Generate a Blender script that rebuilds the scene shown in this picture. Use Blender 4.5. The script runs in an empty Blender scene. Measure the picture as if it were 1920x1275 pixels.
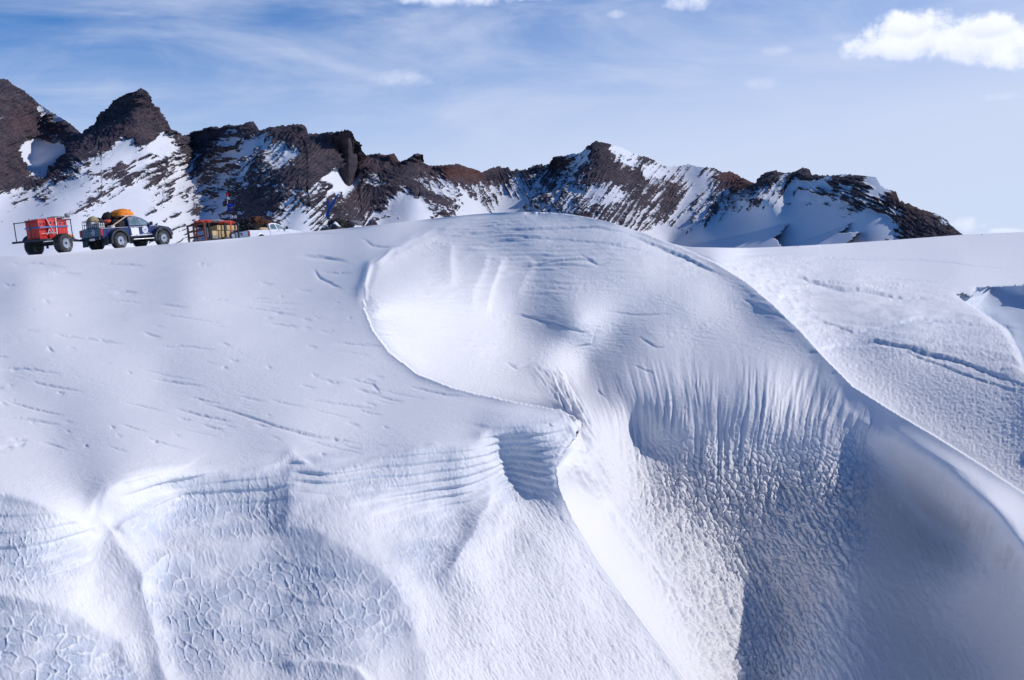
import bpy, bmesh, math, random
import numpy as np
from mathutils import Vector, Matrix

random.seed(4)
scene = bpy.context.scene
C = scene.collection

# ------------------------------------------------------------------ camera
FPX = 1866.667          # focal length in photo pixels (35 mm on 36 mm, 1920 px wide)
VH = 480.0              # photo row of the true horizon
PITCH = math.atan((637.5 - VH) / FPX)
cam_d = bpy.data.cameras.new('camera')
cam_d.lens = 35.0; cam_d.sensor_width = 36.0
cam_d.clip_start = 0.1; cam_d.clip_end = 20000
cam = bpy.data.objects.new('camera', cam_d); C.objects.link(cam)
cam.location = (0, 0, 0)
cam.rotation_euler = (math.radians(90) - PITCH, 0, 0)
scene.camera = cam

# ------------------------------------------------------------------ light
SUN_EL = math.radians(38.0)
SUN_AZ = math.radians(77.0)            # clockwise from +Y (the view direction)
to_sun = Vector((math.cos(SUN_EL) * math.sin(SUN_AZ), math.cos(SUN_EL) * math.cos(SUN_AZ), math.sin(SUN_EL)))
sun_d = bpy.data.lights.new('sun', 'SUN'); sun_d.energy = 2.9; sun_d.angle = math.radians(0.5)
sun_d.color = (1.0, 0.935, 0.88)
sun = bpy.data.objects.new('sun', sun_d); C.objects.link(sun)
sun.rotation_euler = to_sun.to_track_quat('Z', 'Y').to_euler()
scene.view_settings.view_transform = 'Standard'
scene.view_settings.look = 'None'
scene.view_settings.exposure = 0.27
scene.view_settings.gamma = 1.0
scene.cycles.max_bounces = 6
scene.cycles.diffuse_bounces = 3

# ------------------------------------------------------------------ node helper
class NT:
    def __init__(s, tree): s.t = tree; s.n = tree.nodes; s.l = tree.links
    def node(s, typ, **kw):
        nd = s.n.new(typ)
        ins = kw.pop('ins', {})
        for k, v in kw.items(): setattr(nd, k, v)
        for k, v in ins.items(): s.put(nd.inputs[k], v)
        return nd
    def put(s, inp, v):
        if hasattr(v, 'is_linked') or hasattr(v, 'links'): s.l.new(v, inp)
        else: inp.default_value = v
    def math(s, op, a, b=None, c=None, clamp=False):
        nd = s.n.new('ShaderNodeMath'); nd.operation = op; nd.use_clamp = clamp
        s.put(nd.inputs[0], a)
        if b is not None: s.put(nd.inputs[1], b)
        if c is not None: s.put(nd.inputs[2], c)
        return nd.outputs[0]
    def ramp(s, v, lo, hi, a=0.0, b=1.0, smooth=True):
        nd = s.n.new('ShaderNodeMapRange'); nd.interpolation_type = 'SMOOTHSTEP' if smooth else 'LINEAR'
        s.put(nd.inputs['Value'], v)
        nd.inputs['From Min'].default_value = lo; nd.inputs['From Max'].default_value = hi
        nd.inputs['To Min'].default_value = a; nd.inputs['To Max'].default_value = b
        return nd.outputs[0]
    def mix(s, f, a, b, blend='MIX'):
        nd = s.n.new('ShaderNodeMix'); nd.data_type = 'RGBA'; nd.blend_type = blend
        s.put(nd.inputs[0], f); s.put(nd.inputs[6], a); s.put(nd.inputs[7], b)
        return nd.outputs[2]
    def noise(s, vec, scale, detail=4, rough=0.5, dist=0.0):
        nd = s.node('ShaderNodeTexNoise', ins={'Scale': scale, 'Detail': detail, 'Roughness': rough, 'Distortion': dist})
        if vec is not None: s.l.new(vec, nd.inputs['Vector'])
        return nd.outputs['Fac']
    def comb(s, x, y, z):
        nd = s.n.new('ShaderNodeCombineXYZ')
        s.put(nd.inputs[0], x); s.put(nd.inputs[1], y); s.put(nd.inputs[2], z)
        return nd.outputs[0]
    def mapping(s, vec, scale=(1, 1, 1), rot=(0, 0, 0), loc=(0, 0, 0)):
        nd = s.n.new('ShaderNodeMapping'); s.l.new(vec, nd.inputs[0])
        nd.inputs['Scale'].default_value = scale; nd.inputs['Rotation'].default_value = rot
        nd.inputs['Location'].default_value = loc
        return nd.outputs[0]

# ------------------------------------------------------------------ sky
world = bpy.data.worlds.new('World'); scene.world = world; world.use_nodes = True
W = NT(world.node_tree); W.n.clear()
wout = W.node('ShaderNodeOutputWorld')
bg = W.node('ShaderNodeBackground'); bg.inputs['Strength'].default_value = 0.063
W.l.new(bg.outputs[0], wout.inputs[0])
nis = W.node('ShaderNodeTexSky', sky_type='NISHITA')
nis.sun_disc = False; nis.sun_elevation = SUN_EL; nis.sun_rotation = SUN_AZ
nis.altitude = 2500; nis.air_density = 1.0; nis.dust_density = 0.3; nis.ozone_density = 2.0
tc = W.node('ShaderNodeTexCoord')
sep = W.node('ShaderNodeSeparateXYZ'); W.l.new(tc.outputs['Generated'], sep.inputs[0])
az = W.math('ARCTAN2', sep.outputs[0], sep.outputs[1])       # radians, 0 = view direction, + = right
el = W.math('ARCSINE', sep.outputs[2])
uv = W.comb(az, el, 0.0)
SKY_TINT = (0.44, 1.03, 1.64, 1)
base = W.mix(1.0, nis.outputs[0], SKY_TINT, 'MULTIPLY')
# high veil: paler towards the horizon, streaked into wisps above
n1 = W.noise(W.mapping(uv, scale=(2.2, 9.0, 1), rot=(0, 0, math.radians(10))), 1.6, 7, 0.55, 0.6)
n2 = W.noise(W.mapping(uv, scale=(5, 16.0, 1), rot=(0, 0, math.radians(13)), loc=(3, 1, 0)), 1.5, 6, 0.6, 0.8)
tilt = W.math('ADD', el, W.math('MULTIPLY', az, -0.14))
low = W.ramp(tilt, 0.04, 0.30, 1.0, 0.0)
wisp = W.math('ADD', W.math('MULTIPLY', W.ramp(n1, 0.38, 0.70), 0.50), W.math('MULTIPLY', W.ramp(n2, 0.42, 0.72), 0.22))
up = W.ramp(el, 0.28, 0.6, 1.0, 0.06)
azf = W.ramp(W.math('ABSOLUTE', az), 0.75, 1.5, 1.0, 0.2)
up = W.math('MULTIPLY', up, azf)
veil = W.math('MULTIPLY', W.math('ADD', W.math('MULTIPLY', low, 0.95), W.math('MULTIPLY', wisp, W.ramp(low, 0.0, 1.0, 1.0, 0.1)), clamp=True), up)
c1 = W.mix(W.math('MULTIPLY', veil, 0.95), base, (8.7, 9.6, 12.1, 1))
# heaped clouds: soft-edged blobs given by direction
nz = W.noise(uv, 26, 7, 0.55, 0.3)
nz2 = W.noise(W.mapping(uv, loc=(5, 5, 0)), 60, 5, 0.6, 0.0)
edge = W.math('ADD', W.math('MULTIPLY', W.math('SUBTRACT', nz, 0.5), 2.6), W.math('MULTIPLY', W.math('SUBTRACT', nz2, 0.5), 1.5))
def pix_dir(u, v):
    x = (u - 960) / FPX; y = -(v - 637.5) / FPX
    d = Vector((x, math.cos(PITCH) + y * math.sin(PITCH), -math.sin(PITCH) + y * math.cos(PITCH))).normalized()
    return math.atan2(d.x, d.y), math.asin(d.z)
cur = c1
for (u, v, ru, rv, sharp, amt) in [
    (1745, 78, 128, 52, 1.0, 1.0), (1850, 85, 110, 48, 1.0, 1.0), (1700, 50, 50, 32, 1, 1), (1640, 95, 62, 30, 1, .9), (1850, 52, 55, 30, 1, 1), (1960, 100, 90, 45, 1, 1),
    (850, -6, 130, 26, .8, .85), (1000, -12, 90, 20, .8, .6), (1290, 5, 50, 26, .8, .75), (1155, 28, 20, 10, .6, .35),
    (750, 150, 75, 22, .5, .5), (1430, 160, 42, 16, .5, .38), (1455, 97, 36, 12, .5, .3), (1590, 70, 30, 12, .5, .2), (1885, 182, 50, 10, .5, .25),
    (1812, 424, 32, 20, .9, .6), (1885, 434, 30, 7, .8, .5)]:
    a0, e0 = pix_dir(u, v); sa = ru / FPX; se = rv / FPX
    dx = W.math('DIVIDE', W.math('SUBTRACT', az, a0), sa)
    dy = W.math('DIVIDE', W.math('SUBTRACT', el, e0), se)
    # flat base, domed top
    dyb = W.math('MULTIPLY', dy, W.ramp(dy, -0.05, 0.05, 1.5, 1.0))
    r2 = W.math('ADD', W.math('MULTIPLY', dx, dx), W.math('MULTIPLY', dyb, dyb))
    m = W.ramp(W.math('SUBTRACT', W.math('SUBTRACT', 1.0, r2), W.math('MULTIPLY', edge, -1.0)), 0.0, 1.0 / max(sharp, .3) * 0.9, 0.0, amt)
    shade = W.ramp(W.math('ADD', dy, W.math('MULTIPLY', edge, .5)), -0.9, 0.5)
    col = W.mix(shade, (9.3, 10.3, 13.6, 1), (12.8, 13.3, 14.8, 1))
    cur = W.mix(m, cur, col)
W.l.new(cur, bg.inputs['Color'])

# ------------------------------------------------------------------ numpy helpers
rng = np.random.RandomState(11)
_perm = rng.permutation(256).astype(np.int32); _perm = np.concatenate([_perm, _perm, _perm])
_g = rng.normal(size=(256, 3)).astype(np.float32); _g /= np.linalg.norm(_g, axis=1)[:, None]
def perlin(x, y, z=None):
    x = np.asarray(x, np.float32); y = np.asarray(y, np.float32)
    z = np.zeros_like(x) if z is None else np.asarray(z, np.float32)
    xi = np.floor(x).astype(np.int32); yi = np.floor(y).astype(np.int32); zi = np.floor(z).astype(np.int32)
    xf = x - xi; yf = y - yi; zf = z - zi
    xi &= 255; yi &= 255; zi &= 255
    f = lambda t: t * t * t * (t * (t * 6 - 15) + 10)
    a, b, c = f(xf), f(yf), f(zf)
    out = 0
    for i in (0, 1):
        wx = a if i else 1 - a
        for j in (0, 1):
            wy = b if j else 1 - b
            for k in (0, 1):
                wz = c if k else 1 - c
                g = _g[_perm[_perm[_perm[(xi + i) & 255] + ((yi + j) & 255)] + ((zi + k) & 255)]]
                out = out + wx * wy * wz * (g[..., 0] * (xf - i) + g[..., 1] * (yf - j) + g[..., 2] * (zf - k))
    return out * 1.5
def fbm(x, y, z=None, oct=4, gain=0.5, ridged=False):
    s = 0; a = 1.0; f = 1.0; t = 0
    for o in range(oct):
        n = perlin(x * f + 17.3 * o, y * f + 5.1 * o, None if z is None else z * f + 9.7 * o)
        if ridged: n = 1 - 2 * np.abs(n)
        s = s + a * n; t += a; a *= gain; f *= 2.03
    return s / t
def sstep(x, a, b):
    t = np.clip((x - a) / (b - a), 0, 1); return t * t * (3 - 2 * t)
def tps_fit(pts, lam=0.0, tight=None):
    p = np.array(pts, float); X = p[:, :2] / 500.0; n = len(X)
    d2 = ((X[:, None] - X[None]) ** 2).sum(-1)
    lv = np.full(n, lam)
    if tight is not None: lv = np.array([lam if not tight(q) else lam * .02 for q in p])
    K = 0.5 * d2 * np.log(d2 + 1e-12) + np.diag(lv)
    Pm = np.c_[np.ones(n), X]
    A = np.zeros((n + 3, n + 3)); A[:n, :n] = K; A[:n, n:] = Pm; A[n:, :n] = Pm.T
    w = np.linalg.solve(A, np.r_[p[:, 2], 0, 0, 0])
    return X, w
def tps_eval(fit, u, v):
    X, w = fit; n = len(X); q = np.c_[u, v] / 500.0; out = np.empty(len(q))
    for s in range(0, len(q), 60000):
        b = q[s:s + 60000]
        d2 = (b[:, :1] - X[None, :, 0]) ** 2 + (b[:, 1:2] - X[None, :, 1]) ** 2
        out[s:s + 60000] = (0.5 * d2 * np.log(d2 + 1e-12)) @ w[:n] + w[n] + b @ w[n + 1:]
    return out
def inpoly(u, v, poly):
    p = np.array([q[:2] for q in poly], float); c = np.zeros(u.shape, bool); j = len(p) - 1
    for i in range(len(p)):
        x1, y1 = p[i]; x2, y2 = p[j]
        if y1 != y2:
            c ^= ((y1 > v) != (y2 > v)) & (u < (x2 - x1) * (v - y1) / (y2 - y1) + x1)
        j = i
    return c
def densify(pl, step=45, log=True):
    out = []
    for a, b in zip(pl[:-1], pl[1:]):
        n = max(1, int(math.hypot(b[0] - a[0], b[1] - a[1]) / step))
        for k in range(n):
            t = k / n
            out.append((a[0] + (b[0] - a[0]) * t, a[1] + (b[1] - a[1]) * t, math.exp(math.log(a[2]) * (1 - t) + math.log(b[2]) * t)))
    out.append(tuple(pl[-1])); return out
def to_world(u, v, D):
    x = (u - 960) / FPX * D; yc = -(v - 637.5) / FPX * D
    return x, D * math.cos(PITCH) + yc * math.sin(PITCH), -D * math.sin(PITCH) + yc * math.cos(PITCH)
def blur(a, n=4, wrap=False):
    for _ in range(n):
        p = np.pad(a, 1, mode='edge')
        a = (p[:-2, 1:-1] + p[2:, 1:-1] + p[1:-1, :-2] + p[1:-1, 2:] + 2 * p[1:-1, 1:-1]) / 6
    return a
def blur_fast(a, r):
    for ax in (0, 1):
        for _ in range(2):
            pad = [(0, 0), (0, 0)]; pad[ax] = (r + 1, r)
            c = np.cumsum(np.pad(a, pad, mode='edge'), axis=ax)
            n = a.shape[ax]
            a = (np.take(c, range(2 * r + 1, 2 * r + 1 + n), axis=ax) - np.take(c, range(0, n), axis=ax)) / (2 * r + 1)
    return a
def grid_normals(X, Y, Z):
    gx = [np.gradient(a, axis=1) for a in (X, Y, Z)]; gy = [np.gradient(a, axis=0) for a in (X, Y, Z)]
    n = np.stack([gx[1] * gy[2] - gx[2] * gy[1], gx[2] * gy[0] - gx[0] * gy[2], gx[0] * gy[1] - gx[1] * gy[0]], -1)
    n /= np.linalg.norm(n, axis=-1, keepdims=True) + 1e-12
    # face the camera
    flip = (n[..., 0] * X + n[..., 1] * Y + n[..., 2] * Z) > 0
    n[flip] *= -1
    return n
def grid_mesh(name, X, Y, Z, mat, attrs={}):
    R, Cn = X.shape
    me = bpy.data.meshes.new(name)
    co = np.stack([X, Y, Z], -1).reshape(-1, 3).astype(np.float32)
    idx = np.arange(R * Cn).reshape(R, Cn)
    q = np.stack([idx[:-1, :-1], idx[1:, :-1], idx[1:, 1:], idx[:-1, 1:]], -1).reshape(-1, 4)
    me.vertices.add(len(co)); me.vertices.foreach_set('co', co.ravel())
    me.loops.add(q.size); me.loops.foreach_set('vertex_index', q.ravel().astype(np.int32))
    me.polygons.add(len(q)); me.polygons.foreach_set('loop_start', (np.arange(len(q)) * 4).astype(np.int32))
    try: me.polygons.foreach_set('loop_total', np.full(len(q), 4, np.int32))
    except Exception: pass
    me.polygons.foreach_set('use_smooth', np.ones(len(q), bool))
    for k, a in attrs.items():
        at = me.attributes.new(k, 'FLOAT', 'POINT'); at.data.foreach_set('value', a.astype(np.float32).ravel())
    me.update(calc_edges=True); me.validate(); me.set_sharp_from_angle(angle=math.radians(62))
    me.materials.append(mat)
    o = bpy.data.objects.new(name, me); C.objects.link(o)
    return o

# ------------------------------------------------------------------ materials for the setting
def new_mat(name):
    m = bpy.data.materials.new(name); m.use_nodes = True
    t = NT(m.node_tree); t.n.clear()
    out = t.node('ShaderNodeOutputMaterial'); b = t.node('ShaderNodeBsdfPrincipled')
    t.l.new(b.outputs[0], out.inputs[0])
    return m, t, b
def attr(t, name): return t.node('ShaderNodeAttribute', attribute_name=name).outputs['Fac']

def snow_material():
    m, t, b = new_mat('wind_packed_snow')
    co = t.node('ShaderNodeTexCoord').outputs['Object']
    cell = attr(t, 'cell'); flute = attr(t, 'flute'); grain = attr(t, 'grain'); strat = attr(t, 'strata')
    rim = attr(t, 'rim')
    # crumbs and fine wind texture
    f1 = t.noise(co, 26, 5, 0.6); f2 = t.noise(co, 90, 3, 0.6)
    lump = t.noise(t.mapping(co, scale=(1, 1, .6)), 9, 5, 0.62)
    h = t.math('MULTIPLY', t.math('MULTIPLY', f1, grain), 0.035)
    h = t.math('ADD', h, t.math('MULTIPLY', t.math('MULTIPLY', lump, grain), 0.05))
    h = t.math('ADD', h, t.math('MULTIPLY', f2, 0.0035))
    bump = t.node('ShaderNodeBump', ins={'Strength': 1.0, 'Distance': 1.0}); t.l.new(h, bump.inputs['Height'])
    t.l.new(bump.outputs[0], b.inputs['Normal'])
    # glazed ice shows greyer and bluer between the white rims
    ice_shade = t.math('MULTIPLY', t.math('MULTIPLY', cell, t.math('SUBTRACT', 1.0, rim)), 0.85)
    col = t.mix(ice_shade, (0.785, 0.790, 0.812, 1), (0.43, 0.50, 0.62, 1))
    col = t.mix(attr(t, 'ice_shade'), col, (0.50, 0.58, 0.70, 1))  # blue ice of the far hollow, plus shade painted along the small steps
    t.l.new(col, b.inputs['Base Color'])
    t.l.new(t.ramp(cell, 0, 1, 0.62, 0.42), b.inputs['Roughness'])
    b.inputs['Specular IOR Level'].default_value = 0.35
    return m
SNOW = snow_material()

# ------------------------------------------------------------------ the snow ground
# feature lines: photo column, photo row, distance ahead in metres
SKY = [(-320, 506, 54), (0, 481, 56), (60, 478, 57), (170, 469, 60), (300, 459, 63), (450, 446, 66), (650, 428, 68), (800, 411, 66),
       (900, 401, 61), (950, 398, 58), (1000, 397, 56), (1050, 399, 54), (1100, 406, 52), (1150, 418, 50), (1190, 431, 50), (1230, 446, 49), (1275, 463, 48)]
SKYR = [(1275, 463, 90), (1400, 465, 120), (1500, 461, 150), (1600, 455, 190), (1700, 448, 220), (1805, 440, 250), (1920, 435, 260), (2250, 424, 260)]
RIM = [(1000, 399, 56), (950, 402, 57.5), (900, 408, 59.5), (850, 421, 58.5), (800, 440, 55.5), (740, 470, 47), (700, 500, 40.3), (683, 540, 34.8), (684, 580, 30.6), (700, 620, 27.2), (730, 660, 24.8),
       (780, 700, 22.5), (850, 728, 21), (920, 745, 20.3), (1000, 761, 19.8), (1050, 769, 19.5), (1078, 785, 19.2), (1082, 799, 19)]
LIPL = [(-320, 890, 13.2), (-100, 905, 13.3), (0, 914, 13.4), (60, 930, 13.4), (110, 952, 13.4), (165, 978, 13.8), (180, 940, 14.0), (195, 912, 14.15), (230, 893, 14.5), (300, 884, 15.1), (380, 880, 15.8), (450, 880, 16), (510, 866, 16.3),
        (532, 846, 16.7), (545, 838, 16.8), (562, 852, 16.6), (590, 872, 16.3), (620, 878, 16.2), (660, 868, 16.5), (700, 856, 16.8), (760, 840, 17.1), (820, 829, 17.4), (880, 830, 17.5), (903, 836, 17.5),
        (912, 818, 17.8), (924, 802, 18), (945, 797, 18), (1000, 793, 18.2), (1050, 789, 18.6), (1082, 799, 19)]
KNR = [(1082, 799, 19), (1078, 820, 18.6), (1058, 848, 18.1), (1042, 875, 17.8), (1050, 920, 17.6), (1075, 975, 17.2), (1120, 1050, 16.6), (1170, 1120, 16), (1230, 1200, 15.4), (1285, 1275, 14.8), (1420, 1500, 13.2)]
GUL = [(1085, 812, 27), (1100, 860, 25), (1135, 940, 25.6), (1185, 1005, 24.4), (1250, 1090, 22.7), (1320, 1170, 21.6), (1400, 1275, 20.5), (1560, 1500, 18)]
CREST = [(1000, 397, 56), (1050, 399, 54), (1100, 406, 52), (1150, 418, 50), (1190, 431, 50), (1230, 446, 49), (1275, 463, 48), (1340, 492, 46), (1400, 530, 43), (1450, 572, 39.5), (1500, 620, 36), (1550, 675, 32.5), (1600, 725, 29.5),
         (1680, 775, 26.5), (1760, 822, 24), (1840, 872, 21.5), (1920, 925, 19.2), (2100, 1040, 15.5), (2250, 1130, 13)]
LIP = [(1550, 675, 32.5), (1562, 715, 30.8), (1590, 768, 28.4), (1650, 805, 26.4), (1720, 842, 23.6), (1790, 890, 20.6), (1840, 940, 18), (1890, 1000, 16.3), (1925, 1050, 15), (2100, 1250, 11.5), (2250, 1400, 9.6)]
BOT = 1500
us = np.concatenate([np.linspace(-800, -62, 70, endpoint=False), np.arange(-62, 1984, 1.75), np.linspace(1986, 2700, 70)])
NR = 660
skv_l = lambda u: np.interp(u, [p[0] for p in SKY], [p[1] for p in SKY])
_sx = np.array([p[0] for p in SKY[:-1]] + [p[0] for p in SKYR]); _sy = np.array([p[1] for p in SKY[:-1]] + [p[1] for p in SKYR])
def smooth_curve(xs, ys, q):
    f = np.interp(q, xs, ys)
    for w in (12, 24):  # rounded corners
        f = f * 0.5 + 0.25 * (np.interp(q - w, xs, ys) + np.interp(q + w, xs, ys))
    return f
sky_v = smooth_curve(_sx, _sy, np.clip(us, -320, 2250))
t = np.linspace(0, 1, NR)[:, None]
V = sky_v[None] + (BOT - 2 - sky_v[None]) * (t * 0.92 + 0.08 * t * t)
U = np.repeat(us[None], NR, 0)
Uc = np.clip(U, -300, 2230)
# ragged region edges
wob = (1 - 0.85 * sstep(Uc, 1180, 1260)) * 2.2 * perlin(U / 26, V / 26) + 1.2 * perlin(U / 9, V / 9 + 40)
Ue = Uc + wob * 1.2; Ve = V + wob
logD = np.full(U.shape, np.nan)
def region(poly, pts, mask=None, lam=0.0, tight=None):
    m = inpoly(Ue, Ve, poly) if mask is None else mask
    P = [(p[0], p[1], math.log(p[2])) for p in pts]
    # drop near-duplicates
    Q = []
    for p in P:
        if all(abs(p[0] - q[0]) + abs(p[1] - q[1]) > 4 for q in Q): Q.append(p)
    fit = tps_fit(Q, lam, tight)
    logD[m] = tps_eval(fit, Uc[m], V[m])
    return m
d = densify
rimS = [p for p in RIM if p[1] < 560]
# right field first: it fills everything, the others overwrite it
ptsR = d(SKYR, 120) + d([(p[0], p[1], p[2] * float(np.interp(p[0], [1275, 1340, 1450, 1600, 1700], [1.25, 1.06, 1.03, 1.05, 1.10]))) for p in CREST if p[0] >= 1275], 60) + [
    (1450, 510, 72), (1600, 510, 88), (1800, 500, 110), (1600, 580, 48), (1700, 600, 43), (1800, 560, 60), (1900, 640, 36), (1750, 680, 33), (1900, 750, 27.5), (2200, 600, 40), (2200, 900, 19), (1900, 480, 150)]
mR = region(None, ptsR, np.ones(U.shape, bool))
polyX = [(1828, 541), (1860, 537), (1925, 534), (2400, 528), (2400, 800), (1990, 740), (1925, 700), (1912, 665), (1900, 640), (1886, 618), (1868, 606), (1845, 590), (1815, 570), (1792, 553), (1805, 550), (1822, 556)]
mX = region(polyX, [(1830, 540, 74), (1925, 535, 72), (1840, 556, 76), (1925, 556, 73), (1800, 556, 66), (1850, 580, 71), (1925, 590, 66), (1880, 600, 66), (1925, 640, 58), (1920, 690, 50), (2300, 530, 58), (2300, 780, 38), (2100, 650, 50)], lam=1e-4)
# left slope
polyA = [(-900, 300)] + [(p[0], p[1] - 40) for p in SKY if p[0] <= 1000] + RIM + LIPL[::-1] + [(-900, 890)]
ptsA = d([p for p in SKY if p[0] <= 1000], 90) + d(RIM, 50) + d(LIPL, 40) + [(250, 600, 29), (-100, 600, 28.5), (300, 710, 22), (0, 710, 21.5), (100, 820, 17.3), (-250, 800, 17.3), (350, 530, 38), (50, 530, 37)]
mA = region(polyA, ptsA, lam=5e-3, tight=lambda q: q[0] > 660 and q[1] < 600)
# hollow, dome and shaded wall
polyH = [(1000, 380)] + RIM[::1] + [KNR[1], KNR[2], KNR[3]] + [(1085, 830)] + GUL[1:] + [(1560, BOT + 50), (2300, BOT + 50)] + LIP[::-1] + [p for p in CREST[::-1] if p[0] < 1550] + [(1000, 380)]
ptsH = d(rimS, 50) + d([p for p in CREST if p[0] < 1560], 50) + d(LIP[1:], 45) + d(GUL, 60) + [
    (705, 580, 31.5), (722, 612, 32), (755, 655, 32.6), (800, 688, 33), (870, 715, 33.4), (950, 735, 33.6), (1010, 750, 33), (1060, 765, 31.5), (1075, 795, 29),
    (780, 500, 42.0), (760, 560, 34.5), (830, 600, 35.8), (900, 640, 36.6), (850, 520, 41.6), (950, 600, 40), (1020, 690, 36), (1000, 650, 38), (1150, 640, 39),(1100,700,37.6),
    (900, 440, 53), (1000, 440, 49), (1000, 500, 45), (1100, 450, 47), (1100, 530, 42), (1080, 600, 38.5), (1200, 480, 45), (1200, 560, 41), (1300, 560, 41), (1400, 600, 39.5),
    (1300, 640, 37.6), (1450, 640, 36), (1520, 740, 30.8),
    (1540, 820, 27.6),
    (1600, 920, 25.2), (1700, 920, 25.5), (1790, 960, 23.4), (1850, 1000, 21.2), (1900, 1060, 19.2), (1660, 860, 26.2),
    (1600, 1050, 23.0), (1750, 1060, 23.4), (1850, 1080, 21.0), (1900, 1140, 19.2),
    (1580, 1200, 21.0), (1720, 1200, 21.6), (1870, 1240, 20), (1550, 1400, 17), (1800, 1400, 18), (2100, 1450, 14)] + [(a_, b_, 21.1 / ((b_ - 480) / FPX + .40 * (a_ - 960) / FPX + .45)) for a_, b_ in ((1165, 720), (1250, 720), (1350, 720), (1440, 720), (1165, 820), (1250, 820), (1350, 820), (1450, 820), (1235, 920), (1350, 920), (1480, 920), (1345, 1050), (1470, 1050), (1450, 1190))]
mH = region(polyH, ptsH, lam=1e-4)
# rounded band between crest and lip
polyB = [p for p in CREST if p[0] >= 1550] + [(2400, 1240), (2400, 1550)] + LIP[::-1]
ptsB = d([p for p in CREST if p[0] >= 1550], 60) + d(LIP[1:], 60)
mB = region(polyB, ptsB, lam=1e-4)
# snow ribbon on the gully floor
polyG = KNR[3:] + [(1420, BOT + 60), (1570, BOT + 60)] + GUL[::-1] + [(1060, 840)]
ptsG = d([(p[0], p[1], p[2] * 1.22) for p in KNR[3:]], 60) + d(GUL, 60) + []
mG = region(polyG, ptsG, lam=1e-4)
# near cliffs
polyN = [(-900, 890)] + LIPL[:] + KNR[1:] + [(1420, BOT + 60), (-900, BOT + 60)]
ptsN = d(LIPL, 30) + d(KNR[1:], 50) + [
    (60, 1000, 13.0), (100, 1060, 12.9), (-150, 1050, 12.5), (130, 1110, 12.7), (50, 1150, 12.2), (30, 1270, 11.5), (180, 1200, 12.3), (-200, 1300, 11.2), (-250, 1480, 10.5), (0, 1480, 10.5),
    (190, 1010, 14.0), (235, 1040, 13.8), (250, 1130, 13.2), (290, 1270, 12.2),
    (240, 960, 14.4), (330, 920, 15.6), (440, 910, 15.9), (520, 905, 16.0), (350, 980, 15.1), (470, 985, 15.3), (300, 1030, 14.4), (420, 1045, 14.4), (540, 1040, 14.5),
    (560, 930, 15.8), (640, 920, 16), (760, 890, 16.6), (880, 890, 17.1), (907, 950, 16.9), (650, 980, 15.1), (760, 960, 16.1), (850, 970, 16.6), (700, 1050, 14.4), (780, 1030, 14.9), (860, 1030, 15.3),
    (300, 1110, 13.5), (400, 1120, 13.5), (520, 1110, 13.7), (640, 1110, 13.6), (740, 1110, 13.9), (800, 1150, 13.8), (340, 1240, 12.4), (500, 1240, 12.5), (680, 1250, 12.4), (820, 1270, 12.6),
    (930, 830, 18.1), (930, 880, 18.2), (940, 950, 17.5), (1000, 880, 18), (1010, 950, 17.6), (940, 1010, 16.4), (1020, 1020, 16.4), (900, 1080, 14.8), (1000, 1100, 15.2), (950, 1200, 13.9), (1080, 1200, 14.6), (1100, 1275, 13.8), (950, 1275, 13.2),
    (300, 1480, 10.6), (600, 1480, 10.6), (900, 1480, 11.2), (1200, 1480, 12)]
mN = region(polyN, ptsN, lam=1.2e-3)

def mblur(a, m, r):
    w = m.astype(float); return blur_fast(a * w, r) / np.maximum(blur_fast(w, r), 1e-6)
mHB = mH | mB
hb = mblur(logD, mHB, 6)
# keep the crest line itself crisp, soften the rest
logD = np.where(mHB, hb, logD)
logD = np.where(mA, mblur(logD, mA, 4), logD)
logD = np.where(mN, mblur(logD, mN, 8), logD)
logD = np.where(mG, mblur(logD, mG, 5), logD)
def line_mask(pl, r):
    m = np.zeros(U.shape)
    for a_, b_, _c in densify(pl, 2):
        j = min(np.searchsorted(us, a_), len(us) - 1); i = min(np.searchsorted(V[:, j], b_), NR - 1); m[i, j] = 1
    return np.clip(blur_fast(m, r) * (2 * r + 1) * 1.6, 0, 1)
wl = line_mask([p for p in RIM if p[1] < 570], 3); logD = logD * (1 - wl) + blur_fast(logD, 2) * wl
wl = line_mask(LIPL, 3); logD = logD * (1 - wl) + blur_fast(logD, 2) * wl
for r_ in (3, 2):
    bl = blur_fast(logD, r_); ok = blur_fast((np.abs(bl - logD) > 0.02).astype(float), 6) < 1e-6; logD = np.where(ok, bl, logD)
rid_ = mA * 1 + mH * 2 + mB * 2 + mG * 4 + mN * 5 + mX * 6
bnd = np.zeros(U.shape); bnd[:, 1:] += rid_[:, 1:] != rid_[:, :-1]; bnd[1:] += rid_[1:] != rid_[:-1]
bfade = 1 - np.clip(blur_fast((bnd > 0).astype(float), 3) * 5, 0, 1)
D = np.exp(logD)
X, Y, Z = to_world(U, V, D)
Nn = grid_normals(*(blur(a, 3) for a in (X, Y, Z)))

def soft(poly, r=8):
    return blur_fast(inpoly(Ue, Ve, poly).astype(float), r)
sa = soft(polyA, 3); sR = (~(mA | mH | mB | mG | mN)).astype(float); sR = blur_fast(sR, 3)
sN = blur_fast(mN.astype(float), 3); sH = blur_fast(mH.astype(float), 5)

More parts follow.
